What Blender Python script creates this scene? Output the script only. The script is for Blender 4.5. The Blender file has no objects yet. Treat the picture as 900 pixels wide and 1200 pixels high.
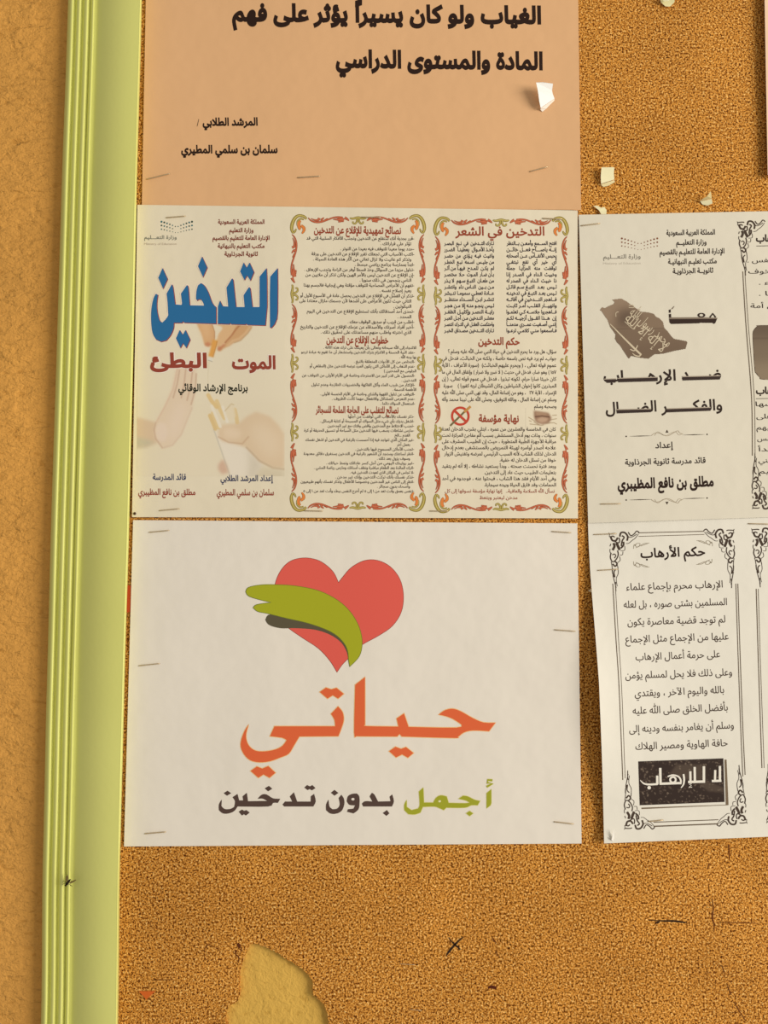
import bpy, bmesh, math, random, unicodedata
import numpy as np
from mathutils import Vector
from mathutils.geometry import tessellate_polygon, delaunay_2d_cdt
C = bpy.context.scene
COL = C.collection
random.seed(4)

# ---------------------------------------------------------------- camera, world, light, exposure
F = 950.0                         # focal length in pixels of the 900 x 1200 frame
TILT = math.radians(4.2)          # the phone looks slightly up at the board
DIST = 0.5425
cam = bpy.data.cameras.new('camera'); cam.sensor_fit = 'HORIZONTAL'; cam.sensor_width = 36
cam.lens = 36 * F / 900; cam.clip_start = 0.01
camo = bpy.data.objects.new('camera', cam); COL.objects.link(camo)
CP = Vector((0, -DIST * math.cos(TILT), -DIST * math.sin(TILT)))
camo.location = CP; camo.rotation_euler = (math.pi / 2 + TILT, 0, 0)
C.camera = camo
world = bpy.data.worlds.new('daylight'); C.world = world; world.use_nodes = True
bg = world.node_tree.nodes['Background']
bg.inputs[0].default_value = (1.0, 0.93, 0.80, 1); bg.inputs[1].default_value = 0.40
ld = bpy.data.lights.new('window_daylight', 'AREA'); ld.shape = 'RECTANGLE'
ld.size = 1.3; ld.size_y = 1.3; ld.energy = 88; ld.color = (1.0, 0.93, 0.80)
lo = bpy.data.objects.new('window_daylight', ld); COL.objects.link(lo)
lo.location = (2.45, -1.5, 0.2)
lo.rotation_euler = (Vector((0, 0, 0)) - lo.location).to_track_quat('-Z', 'Y').to_euler()
C.view_settings.view_transform = 'Standard'; C.view_settings.look = 'None'
C.view_settings.exposure = 0.0; C.view_settings.gamma = 1.0; C.view_settings.use_curve_mapping = False

# ---------------------------------------------------------------- helpers
ct, st = math.cos(TILT), math.sin(TILT)
def M(px, py, h=0.0):
    """point of the plane h metres in front of the board seen at a pixel of the 900 x 1200 photograph"""
    a = (px - 450) / F; b = (600 - py) / F
    dx, dy, dz = a, ct - b * st, st + b * ct
    t = (-h - CP.y) / dy
    return (CP.x + dx * t, -h, CP.z + dz * t)

LT = (1.0, 0.93, 0.80)
def lin(c):
    c /= 255.0
    return c / 12.92 if c <= 0.04045 else ((c + 0.055) / 1.055) ** 2.4
def alb(r, g, b):
    return tuple(min(0.95, lin(c) / l) for c, l in zip((r, g, b), LT))
def tag(o, label=None, cat=None, group=None, kind=None):
    if label: o['label'] = label
    if cat: o['category'] = cat
    if group: o['group'] = group
    if kind: o['kind'] = kind
    return o
def thing(name, loc, label, cat, group=None):
    o = bpy.data.objects.new(name, None); COL.objects.link(o); o.location = loc
    o.empty_display_size = 0.02
    return tag(o, label, cat, group)
def link(name, verts, faces, m, parent=None, smooth=False):
    """verts in world space; stored relative to the parent thing"""
    off = Vector((0, 0, 0))
    p = parent
    while p: off += p.location; p = p.parent
    me = bpy.data.meshes.new(name)
    me.from_pydata([(v[0] - off.x, v[1] - off.y, v[2] - off.z) for v in verts], [], faces)
    me.update()
    o = bpy.data.objects.new(name, me); COL.objects.link(o); o.parent = parent
    me.materials.append(m)
    if smooth: me.polygons.foreach_set('use_smooth', [True] * len(me.polygons))
    return o
_mats = {}
def flat(name, rgb, rough=0.75, metal=0.0):
    k = (name, rgb)
    if k in _mats: return _mats[k]
    m = bpy.data.materials.new(name); m.use_nodes = True
    n = m.node_tree.nodes['Principled BSDF']
    n.inputs['Base Color'].default_value = (*alb(*rgb), 1); n.inputs['Roughness'].default_value = rough
    n.inputs['Metallic'].default_value = metal; n.inputs['Specular IOR Level'].default_value = 0.15
    _mats[k] = m
    return m
def ink(r, g, b): return flat('printed_ink', (r, g, b))
class NT:
    def __init__(s, name, rough=0.8, spec=0.25):
        s.m = bpy.data.materials.new(name); s.m.use_nodes = True; s.t = s.m.node_tree
        s.p = s.t.nodes['Principled BSDF']; s.p.inputs['Roughness'].default_value = rough
        s.p.inputs['Specular IOR Level'].default_value = spec
        s.co = s.n('ShaderNodeNewGeometry').outputs['Position']
    def n(s, t, **k):
        x = s.t.nodes.new(t)
        for a, b in k.items(): setattr(x, a, b)
        return x
    def l(s, a, b): s.t.links.new(a, b)
    def noise(s, scale, detail=2, rough=0.5, co=None, dist=0):
        x = s.n('ShaderNodeTexNoise'); x.inputs['Scale'].default_value = scale
        x.inputs['Detail'].default_value = detail; x.inputs['Roughness'].default_value = rough
        x.inputs['Distortion'].default_value = dist
        s.l(co or s.co, x.inputs['Vector']); return x.outputs['Fac']
    def ramp(s, fac, stops):
        r = s.n('ShaderNodeValToRGB'); e = r.color_ramp.elements
        while len(e) < len(stops): e.new(0.5)
        for i, (p, c) in enumerate(stops):
            e[i].position = p; e[i].color = (*c, 1)
        s.l(fac, r.inputs[0]); return r.outputs[0]
    def mix(s, fac, a, b, mode='MIX'):
        x = s.n('ShaderNodeMix', data_type='RGBA', blend_type=mode)
        if isinstance(fac, float): x.inputs[0].default_value = fac
        else: s.l(fac, x.inputs[0])
        for v, i in ((a, 6), (b, 7)):
            if isinstance(v, tuple): x.inputs[i].default_value = (*v, 1)
            else: s.l(v, x.inputs[i])
        return x.outputs[2]
    def bump(s, h, strength, dist, normal=None):
        b = s.n('ShaderNodeBump'); b.inputs['Strength'].default_value = strength
        b.inputs['Distance'].default_value = dist
        s.l(h, b.inputs['Height'])
        if normal: s.l(normal, b.inputs['Normal'])
        return b.outputs[0]
    def out(s, col=None, nor=None):
        if col: s.l(col, s.p.inputs['Base Color'])
        if nor: s.l(nor, s.p.inputs['Normal'])
        return s.m

# ---------------------------------------------------------------- materials
def cork_material():
    k = NT('amber_cork', 0.9, 0.1)
    a = k.noise(740, 3, 0.66); b = k.noise(1150, 2, 0.6); c = k.noise(18, 3, 0.6)
    c1 = k.ramp(a, [(0.37, alb(70, 28, 4)), (0.43, alb(142, 80, 24)), (0.47, alb(204, 137, 54)),
                    (0.57, alb(218, 152, 68)), (0.65, alb(252, 206, 128))])
    c2 = k.ramp(b, [(0.405, (0.20, 0.13, 0.08)), (0.46, (0.95, 0.93, 0.90)), (0.57, (1.04, 1.03, 1.02)), (0.68, (1.3, 1.26, 1.2))])
    col = k.mix(1.0, c1, c2, 'MULTIPLY')
    c3 = k.ramp(c, [(0.3, (0.93, 0.90, 0.86)), (0.7, (1.14, 1.12, 1.08))])
    col = k.mix(1.0, col, c3, 'MULTIPLY')
    n = k.bump(b, 0.5, 0.0005); n = k.bump(a, 0.55, 0.0008, n)
    return k.out(col, n)
def plaster_material(name, base, s=1.0, grain=(0.7, 1, 1.5)):
    k = NT(name, 0.85, 0.2)
    mp = k.n('ShaderNodeMapping'); mp.inputs['Scale'].default_value = grain
    mp.inputs['Rotation'].default_value = (0, 0.35, 0)
    k.l(k.co, mp.inputs[0])
    a = k.noise(165, 4, 0.6, mp.outputs[0], 0.35); b = k.noise(620, 3, 0.65); c = k.noise(11, 2); d = k.noise(38, 3, 0.5, mp.outputs[0], 0.5)
    col = k.ramp(c, [(0.3, alb(*[x * 0.96 for x in base])), (0.7, alb(*[min(255, x * 1.04) for x in base]))])
    col = k.mix(1.0, col, k.ramp(a, [(0.33, (0.84, 0.80, 0.72)), (0.41, (1, 1, 1))]), 'MULTIPLY')
    n = k.bump(k.ramp(d, [(0.46, (0, 0, 0)), (0.54, (1, 1, 1))]), 0.22 * s, 0.0012)
    n = k.bump(a, 0.55 * s, 0.0022, n); n = k.bump(b, 0.45 * s, 0.0007, n)
    return k.out(col, n)
def paper_material(name, rgb):
    k = NT(name, 0.7, 0.3)
    a = k.noise(1400, 2); b = k.noise(22, 3, 0.6); c = k.noise(14, 2)
    base = alb(*rgb)
    col = k.ramp(c, [(0.3, tuple(x * 0.985 for x in base)), (0.7, tuple(min(.95, x * 1.01) for x in base))])
    n = k.bump(b, 0.35, 0.003); n = k.bump(a, 0.10, 0.0002, n)
    return k.out(col, n)
def picture_material():
    k = NT('printed_picture', 0.75, 0.25)
    a = k.n('ShaderNodeAttribute', attribute_name='tone')
    return k.out(a.outputs['Color'])
PAPER = (218, 205, 179); PAPER_B = (228, 211, 178); PAPER_C = (230, 216, 194); PAPER_E = (226, 215, 193); PEACH = (224, 172, 120)
m_cork = cork_material()
m_wall = plaster_material('orange_plaster', (219, 155, 72), 2.0)
m_back = plaster_material('yellow_backing', (216, 168, 76), 0.9, (1.6, 1, 1.6))
m_pict = picture_material()
k = NT('green_gloss_paint', 0.42, 0.4)
m_green = k.out(k.ramp(k.noise(9, 3), [(0.3, alb(214, 208, 112)), (0.7, alb(220, 214, 118))]), k.bump(k.noise(260, 3), 0.12, 0.0006))
m_steel = flat('staple_wire', (196, 170, 130), 0.35, 0.6)
m_rust = flat('rusty_wire', (125, 72, 30), 0.7, 0.2)

# ---------------------------------------------------------------- pixel-plane shape builders
def winding(x, y, loops):
    w = 0
    for lp in loops:
        for i in range(len(lp)):
            (x1, y1), (x2, y2) = lp[i - 1], lp[i]
            if (y1 > y) != (y2 > y) and x < (x2 - x1) * (y - y1) / (y2 - y1) + x1: w += 1 if y2 > y1 else -1
    return w
def fill(loops, eps=1e-6):
    """non-zero winding fill of closed outlines -> (points, triangles)"""
    P = [Vector(p) for lp in loops for p in lp]; Ed = []; n = 0
    for lp in loops:
        m = len(lp); Ed += [(n + i, n + (i + 1) % m) for i in range(m)]; n += m
    v, _e, f, *_ = delaunay_2d_cdt(P, Ed, [], 0, eps)
    out = []
    for t in f:
        cx = sum(v[i].x for i in t) / 3; cy = sum(v[i].y for i in t) / 3
        if winding(cx, cy, loops): out.append(tuple(t))
    return [(p.x, p.y) for p in v], out
class Pm:
    """collects flat pieces given in photograph pixels (x, y, layer)"""
    def __init__(s): s.v = []; s.f = []
    def tris(s, V, T, layer=0.0):
        n0 = len(s.v); s.v += [(x, y, layer) for x, y in V]
        for a, b, c in T:
            A, B, D = V[a], V[b], V[c]
            ar = (B[0] - A[0]) * (D[1] - A[1]) - (B[1] - A[1]) * (D[0] - A[0])
            if abs(ar) < 1e-7: continue
            s.f.append((n0 + a, n0 + b, n0 + c) if ar < 0 else (n0 + a, n0 + c, n0 + b))
    def loops(s, loops, layer=0.0):
        lp = [list(q) if (area(q) > 0) == (i == 0) else list(q)[::-1] for i, q in enumerate(loops)]
        s.tris(*fill(lp, 1e-5), layer)
    def poly(s, pts, holes=(), layer=0.0): s.loops([pts] + list(holes), layer)
    def stroke(s, pts, w, layer=0.0, sm=True, cap=True):
        if not isinstance(w, (list, tuple)): w = [w] * len(pts)
        if sm and len(pts) > 2:
            P = []; W = []
            for i in range(len(pts) - 1):
                p0 = pts[max(i - 1, 0)]; p1 = pts[i]; p2 = pts[i + 1]; p3 = pts[min(i + 2, len(pts) - 1)]
                for k_ in range(4):
                    t = k_ / 4
                    P.append(tuple(0.5 * ((2 * p1[j]) + (-p0[j] + p2[j]) * t + (2 * p0[j] - 5 * p1[j] + 4 * p2[j] - p3[j]) * t * t + (-p0[j] + 3 * p1[j] - 3 * p2[j] + p3[j]) * t ** 3) for j in (0, 1)))
                    W.append(w[i] * (1 - t) + w[i + 1] * t)
            P.append(pts[-1]); W.append(w[-1]); pts, w = P, W
        n = len(pts); n0 = len(s.v)
        for i in range(n):
            a = pts[max(i - 1, 0)]; b = pts[min(i + 1, n - 1)]
            dx, dy = b[0] - a[0], b[1] - a[1]; L = math.hypot(dx, dy) or 1
            nx, ny = -dy / L * w[i] / 2, dx / L * w[i] / 2
            s.v += [(pts[i][0] + nx, pts[i][1] + ny, layer), (pts[i][0] - nx, pts[i][1] - ny, layer)]
        for i in range(n - 1):
            s.f.append((n0 + 2 * i, n0 + 2 * i + 2, n0 + 2 * i + 3, n0 + 2 * i + 1))
    def disc(s, x, y, rx, ry=None, layer=0.0, n=14, hole=0):
        ry = ry or rx
        P = [(x + rx * math.cos(2 * math.pi * i / n), y + ry * math.sin(2 * math.pi * i / n)) for i in range(n)]
        H = [[(x + (a - x) * hole, y + (b - y) * hole) for a, b in P]] if hole else []
        s.poly(P, H, layer)
def smooth(pts, corner=42, n=4):
    """closed outline: rounds soft bends, keeps sharp corners"""
    N = len(pts); ang = []
    for i in range(N):
        a, b, c = pts[i - 1], pts[i], pts[(i + 1) % N]
        t = math.atan2(c[1] - b[1], c[0] - b[0]) - math.atan2(b[1] - a[1], b[0] - a[0])
        ang.append(abs((t + math.pi) % (2 * math.pi) - math.pi) > math.radians(corner))
    out = []
    for i in range(N):
        p1, p2 = pts[i], pts[(i + 1) % N]
        p0 = p1 if ang[i] else pts[i - 1]
        p3 = p2 if ang[(i + 1) % N] else pts[(i + 2) % N]
        for q in range(n):
            t = q / n
            out.append(tuple(0.5 * ((2 * p1[j]) + (-p0[j] + p2[j]) * t + (2 * p0[j] - 5 * p1[j] + 4 * p2[j] - p3[j]) * t * t + (-p0[j] + 3 * p1[j] - 3 * p2[j] + p3[j]) * t ** 3) for j in (0, 1)))
    return out
def area(p): return 0.5 * sum(p[i - 1][0] * p[i][1] - p[i][0] * p[i - 1][1] for i in range(len(p)))
def inside(x, y, p):
    r = False
    for i in range(len(p)):
        (x1, y1), (x2, y2) = p[i - 1], p[i]
        if (y1 > y) != (y2 > y) and x < (x2 - x1) * (y - y1) / (y2 - y1) + x1: r = not r
    return r
def offset(p, dx, dy):
    """grow (outer, counter-clockwise) or shrink (hole, clockwise) a closed outline"""
    q = [p[i] for i in range(len(p)) if math.hypot(p[i][0] - p[i - 1][0], p[i][1] - p[i - 1][1]) > 1e-5]
    n = len(q); out = []
    for i in range(n):
        a, b, c = q[i - 1], q[i], q[(i + 1) % n]
        e1 = (b[0] - a[0], b[1] - a[1]); e2 = (c[0] - b[0], c[1] - b[1])
        l1 = math.hypot(*e1) or 1; l2 = math.hypot(*e2) or 1
        n1 = (e1[1] / l1, -e1[0] / l1); n2 = (e2[1] / l2, -e2[0] / l2)
        d = 1 + n1[0] * n2[0] + n1[1] * n2[1]
        kx = max(d, 0.7)
        mx, my = (n1[0] + n2[0]) / kx, (n1[1] + n2[1]) / kx
        out.append((b[0] + mx * dx, b[1] + my * dy))
    return out
def grown(p, d):
    p = list(p)
    if area(p) < 0: p = p[::-1]
    return offset(p, d, d)
def S(pts, ox, oy, k_): return [(ox + x / k_, oy + y / k_) for x, y in pts]

# ---------------------------------------------------------------- Arabic lettering from Blender's own text font
FORMS = {}
for cp in list(range(0xFB50, 0xFDFF)) + list(range(0xFE70, 0xFEFD)):
    d = unicodedata.decomposition(chr(cp)).split()
    if len(d) == 2 and d[0] in ('<isolated>', '<final>', '<initial>', '<medial>'):
        FORMS.setdefault(chr(int(d[1], 16)), {}).setdefault(d[0][1:-1], chr(cp))
LAMALEF = {'\u0622': (0xFEF5, 0xFEF6), '\u0623': (0xFEF7, 0xFEF8), '\u0625': (0xFEF9, 0xFEFA), '\u0627': (0xFEFB, 0xFEFC)}
def shape(s):
    s = ' '.join('\ue000' if w == 'الله' else w for w in s.split(' '))
    u = []; i = 0
    while i < len(s):
        if s[i] == 'ل' and i + 1 < len(s) and s[i + 1] in LAMALEF: u.append(('LA', s[i + 1])); i += 2
        else: u.append((s[i], None)); i += 1
    def left(x):    # joins to the letter after it
        return x[0] == '\u0640' or 'initial' in FORMS.get(x[0], {})
    def right(x):   # joins to the letter before it
        return x[0] in ('\u0640', 'LA') or 'final' in FORMS.get(x[0], {})
    out = []
    for i, x in enumerate(u):
        pr = u[i - 1] if i else None
        j = i + 1
        while j < len(u) and u[j][0] == '\u064b': j += 1
        if pr and pr[0] == '\u064b': pr = u[i - 2]
        nx = u[j] if j < len(u) else None
        R_ = bool(pr and left(pr) and right(x)); L_ = bool(nx and left(x) and right(nx))
        if x[0] == 'LA': out.append(chr(LAMALEF[x[1]][1 if R_ else 0]))
        elif x[0] == '\ue000': out.append('\ufdf2')
        elif x[0] in FORMS and x[0] != '\u064b':
            f = FORMS[x[0]]; key = 'medial' if R_ and L_ else 'final' if R_ else 'initial' if L_ else 'isolated'
            out.append(f.get(key) or f.get('isolated'))
        else: out.append({'(': ')', ')': '('}.get(x[0], x[0]))
    # digits run left to right
    r = out[::-1]; k_ = 0
    while k_ < len(r):
        if r[k_].isdigit():
            e = k_
            while e < len(r) and r[e].isdigit(): e += 1
            r[k_:e] = r[k_:e][::-1]; k_ = e
        else: k_ += 1
    return r
_tc = bpy.data.curves.new('lettering', 'FONT'); _tc.resolution_u = 3
_to = bpy.data.objects.new('lettering', _tc); COL.objects.link(_to)
def _splines(body, res):
    _tc.body = body
    dg = bpy.context.evaluated_depsgraph_get(); dg.update()
    cu = _to.to_curve(dg); out = []
    for sp in cu.splines:
        bp = sp.bezier_points; n = len(bp); P = []
        for i in range(n):
            a, b = bp[i], bp[(i + 1) % n]
            p0, p1, p2, p3 = a.co, a.handle_right, b.handle_left, b.co
            ch = (p3 - p0); L = ch.length or 1e-9
            dev = max(abs((p1 - p0).cross(ch).z), abs((p2 - p0).cross(ch).z)) / L
            kk = 1 if dev < 0.004 else res
            for q in range(kk):
                t = q / kk; w = 1 - t
                v = p0 * w ** 3 + p1 * 3 * w * w * t + p2 * 3 * w * t * t + p3 * t ** 3
                P.append((v.x, v.y))
        if len(P) > 2: out.append(P)
    _to.to_curve_clear()
    return out
_gc = {}; _bar = None
def glyph(ch, res, ox, oy):
    """-> (advance, list of [outer, holes...]) for one presentation-form character"""
    global _bar
    k_ = (ch, res, ox, oy)
    if k_ in _gc: return _gc[k_]
    if _bar is None: _bar = min(x for x, y in _splines('|', 1)[0])
    kr = (ch, res)
    if kr not in _gc:
        sp = _splines(ch + '|', res)
        _gc[kr] = (min(x for x, y in sp[-1]) - _bar, sp[:-1])
    adv, sp = _gc[kr]
    sg = 1
    if sp: sg = 1 if area(max(sp, key=lambda p: abs(area(p)))) > 0 else -1
    sp = [p if sg > 0 else p[::-1] for p in sp]
    outer = [p for p in sp if area(p) > 0]; hole = [p for p in sp if area(p) < 0]
    lp = [offset(o, ox, oy) if ox or oy else o for o in outer]
    for h in hole:
        h2 = offset(h, ox * .8, oy * .8) if ox or oy else h
        if area(h2) < -2e-4: lp.append(h2)
    g = fill(lp) if lp else ([], [])
    _gc[k_] = (adv, g)
    return _gc[k_]
def text_px(pm, s, R, L, h, bold=0.0, boldy=None, res=2, ltr=False):
    """lay a line between its right end R and its left end L (pixels, baseline); h = height of an alef in pixels"""
    boldy = bold if boldy is None else boldy
    chars = list(s) if ltr else shape(s)
    x = 0; items = []; lo_, hi_ = 1e9, -1e9; last = 0
    for ch in chars:
        if ch == '\u064b':
            items.append((ch, x + 0.02)); continue
        adv, g = glyph(ch, res, bold, boldy)
        items.append((ch, x))
        if g[0]:
            xs = [p[0] for p in g[0]]; lo_ = min(lo_, x + min(xs)); hi_ = max(hi_, x + max(xs))
        x += adv
    W = hi_ - lo_
    ux, uy = (R[0] - L[0]), (R[1] - L[1]); D = math.hypot(ux, uy); ux /= D; uy /= D
    sx = D / W; sy = h / 0.72; vx, vy = uy, -ux            # v points up in the picture
    lay = 0
    for ch, x0 in items:
        adv, g = glyph(ch, res, bold, boldy)
        dy = 0.0
        if ch == '\u064b':
            x0 -= min(p[0] for p in g[0]) if g[0] else 0; dy = 0.1
        lay = (lay + 1) % 4
        pm.tris([(L[0] + ux * (x0 + a - lo_) * sx + vx * (b + dy) * sy, L[1] + uy * (x0 + a - lo_) * sx + vy * (b + dy) * sy) for a, b in g[0]], g[1], lay * 0.003)

# ---------------------------------------------------------------- sheets of paper
class Sheet:
    """a sheet of paper; its outline, relief and printing are given in photograph pixels"""
    def __init__(s, tl, tr, br, bl, relief, rgb, label, cat='notice', left=None, seed=1):
        s.c = (tl, tr, br, bl); s.relief = relief; s.left = left
        rnd = random.Random(seed)
        s.w = [(rnd.uniform(0.006, 0.05) * math.cos(a), rnd.uniform(0.006, 0.05) * math.sin(a), rnd.uniform(0, 6.3), rnd.uniform(0.04, 0.13) * 1e-3) for a in [rnd.uniform(0, 3.14) for _ in range(7)]]
        cx, cy = (tl[0] + br[0]) / 2, (tl[1] + br[1]) / 2
        s.o = thing('notice_sheet', M(cx, cy, 0.0005), label, cat, 'printed sheets stapled to the cork board')
        nu, nv = 60, 46; V = []; Fc = []
        for j in range(nv + 1):
            v = j / nv
            for i in range(nu + 1):
                u = i / nu
                lx = tl[0] + (bl[0] - tl[0]) * v; ly = tl[1] + (bl[1] - tl[1]) * v
                if left: lx = left(ly)
                rx = tr[0] + (br[0] - tr[0]) * v; ry = tr[1] + (br[1] - tr[1]) * v
                x, y = lx + (rx - lx) * u, ly + (ry - ly) * u
                V.append((x, y))
        for j in range(nv):
            for i in range(nu):
                a = j * (nu + 1) + i
                Fc.append((a, a + nu + 1, a + nu + 2, a + 1))
        n = len(V); W = [M(x, y, s.h(x, y)) for x, y in V]; W = W + [M(x, y, s.h(x, y) - 0.00012) for x, y in V] + W
        back = [(d + n, c + n, b + n, a + n) for a, b, c, d in Fc]
        rim = [j * (nu + 1) for j in range(nv + 1)] + [nv * (nu + 1) + i for i in range(1, nu + 1)] + [j * (nu + 1) + nu for j in range(nv - 1, -1, -1)] + list(range(nu - 1, 0, -1))
        side = [(rim[k_ - 1] + 2 * n, rim[k_ - 1] + n, rim[k_] + n, rim[k_] + 2 * n) for k_ in range(len(rim))]
        s.paper = link('paper', W, Fc + back + side, paper_material('paper', rgb), s.o)
        s.paper.data.polygons.foreach_set('use_smooth', [i < len(Fc) for i in range(len(W) and len(s.paper.data.polygons))])
    def h(s, x, y):
        r = s.relief(x, y)
        for a, b, c, d in s.w: r += d * math.sin(a * x + b * y + c)
        return max(r, 0.0004)
    def put(s, name, pm, m, lift=0.00008, cut=0, parent=None, label=None):
        V, Fc = pm.v, pm.f
        if cut:
            bm = bmesh.new(); bv = [bm.verts.new(v) for v in V]
            for f in Fc:
                try: bm.faces.new([bv[i] for i in f])
                except ValueError: pass
            xs = [v[0] for v in V]; ys = [v[1] for v in V]
            x = min(xs) + cut
            while x < max(xs):
                bmesh.ops.bisect_plane(bm, geom=bm.verts[:] + bm.edges[:] + bm.faces[:], plane_co=(x, 0, 0), plane_no=(1, 0, 0)); x += cut
            y = min(ys) + cut
            while y < max(ys):
                bmesh.ops.bisect_plane(bm, geom=bm.verts[:] + bm.edges[:] + bm.faces[:], plane_co=(0, y, 0), plane_no=(0, 1, 0)); y += cut
            bm.verts.index_update()
            V = [tuple(v.co) for v in bm.verts]; Fc = [[v.index for v in f.verts] for f in bm.faces]; bm.free()
        o = link(name, [M(x, y, s.h(x, y) + lift + l * 0.002) for x, y, l in V], Fc, m, parent or s.o)
        if label: o['label'] = label
        return o
    def text(s, name, t, R, L, h, m, bold=0.0, boldy=None, res=2, cut=0, ltr=False, label=None):
        pm = Pm(); text_px(pm, t, R, L, h, bold, boldy, res, ltr)
        return s.put(name, pm, m, cut=cut, label=label)
    def block(s, lines, xR, y0, y1, h, m, bold=0.01, slope=0.0):
        n = len(lines)
        for i, (t, xr, xl) in enumerate(lines):
            y = y0 + (y1 - y0) * i / max(1, n - 1)
            xr = xR if xr is None else xr
            s.text('text_line', t, (xr, y), (xl, y - slope * (xr - xl)), h, m, bold)

class Pic:
    """a small printed picture painted on a fine grid of the sheet"""
    def __init__(s, x0, y0, x1, y1, step, bgc):
        s.nx = int((x1 - x0) / step) + 1; s.ny = int((y1 - y0) / step) + 1
        s.X, s.Y = np.meshgrid(np.linspace(x0, x1, s.nx), np.linspace(y0, y1, s.ny)); s.step = step
        s.I = np.zeros((s.ny, s.nx, 3)) + np.array(bgc, float)
    def mask(s, pts):
        m = np.zeros(s.X.shape, bool)
        for i in range(len(pts)):
            (x1, y1), (x2, y2) = pts[i - 1], pts[i]
            if y1 == y2: continue
            m ^= ((y1 > s.Y) != (y2 > s.Y)) & (s.X < (x2 - x1) * (s.Y - y1) / (y2 - y1) + x1)
        return m.astype(float)
    def blur(s, a, r):
        n = int(round(r / s.step))
        for _ in range(2 if n else 0):
            for ax in (0, 1):
                p = np.pad(a, [(n + 1, n) if ax == q else (0, 0) for q in (0, 1)], mode='edge')
                c = np.cumsum(p, axis=ax); L = 2 * n + 1
                a = (c[L:] - c[:-L] if ax == 0 else c[:, L:] - c[:, :-L]) / L
        return a
    def poly(s, pts, c, blur=0.6, alpha=1.0, clip=None):
        m = s.blur(s.mask(pts), blur) * alpha
        if clip is not None: m = m * clip
        s.I = s.I * (1 - m[..., None]) + np.array(c, float) * m[..., None]
    def stroke(s, pts, w, c, blur=0.4, alpha=1.0, clip=None):
        d = np.full(s.X.shape, 1e9)
        for (x1, y1), (x2, y2) in zip(pts[:-1], pts[1:]):
            dx, dy = x2 - x1, y2 - y1; L = dx * dx + dy * dy or 1
            t = np.clip(((s.X - x1) * dx + (s.Y - y1) * dy) / L, 0, 1)
            d = np.minimum(d, np.hypot(s.X - x1 - t * dx, s.Y - y1 - t * dy))
        m = np.clip((w / 2 - d) / max(blur, .05) + .5, 0, 1) * alpha
        if clip is not None: m = m * clip
        s.I = s.I * (1 - m[..., None]) + np.array(c, float) * m[..., None]
    def put(s, sheet, name, lift=0.00006, outline=None, label=None):
        V = [M(x, y, sheet.h(x, y) + lift) for x, y in zip(s.X.ravel(), s.Y.ravel())]
        a = np.arange(s.nx * s.ny).reshape(s.ny, s.nx)
        q = np.stack([a[:-1, :-1], a[1:, :-1], a[1:, 1:], a[:-1, 1:]], -1).reshape(-1, 4)
        if outline is not None:
            mk = s.mask(outline).ravel() > 0.5; q = q[mk[q].all(1)]
        o = link(name, V, q.tolist(), m_pict, sheet.o)
        c = s.I / 255.0
        c = np.where(c <= 0.04045, c / 12.92, ((c + 0.055) / 1.055) ** 2.4) / np.array(LT)
        at = o.data.color_attributes.new('tone', 'FLOAT_COLOR', 'POINT')
        at.data.foreach_set('color', np.concatenate([np.clip(c, 0, .95), np.ones(c.shape[:2] + (1,))], -1).ravel().astype(np.float32))
        if label: o['label'] = label
        return o

# ---------------------------------------------------------------- the setting
def wall():
    h = -0.0040
    P = [(-1.1, -h, -1.1), (1.1, -h, -1.1), (1.1, -h, 1.1), (-1.1, -h, 1.1)]
    V = P + [(x, y + 0.15, z) for x, y, z in P]
    tag(link('wall_back', V, [(0, 1, 2, 3), (7, 6, 5, 4), (0, 4, 5, 1), (1, 5, 6, 2), (2, 6, 7, 3), (3, 7, 4, 0)], m_wall), kind='structure')
wall()

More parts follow.
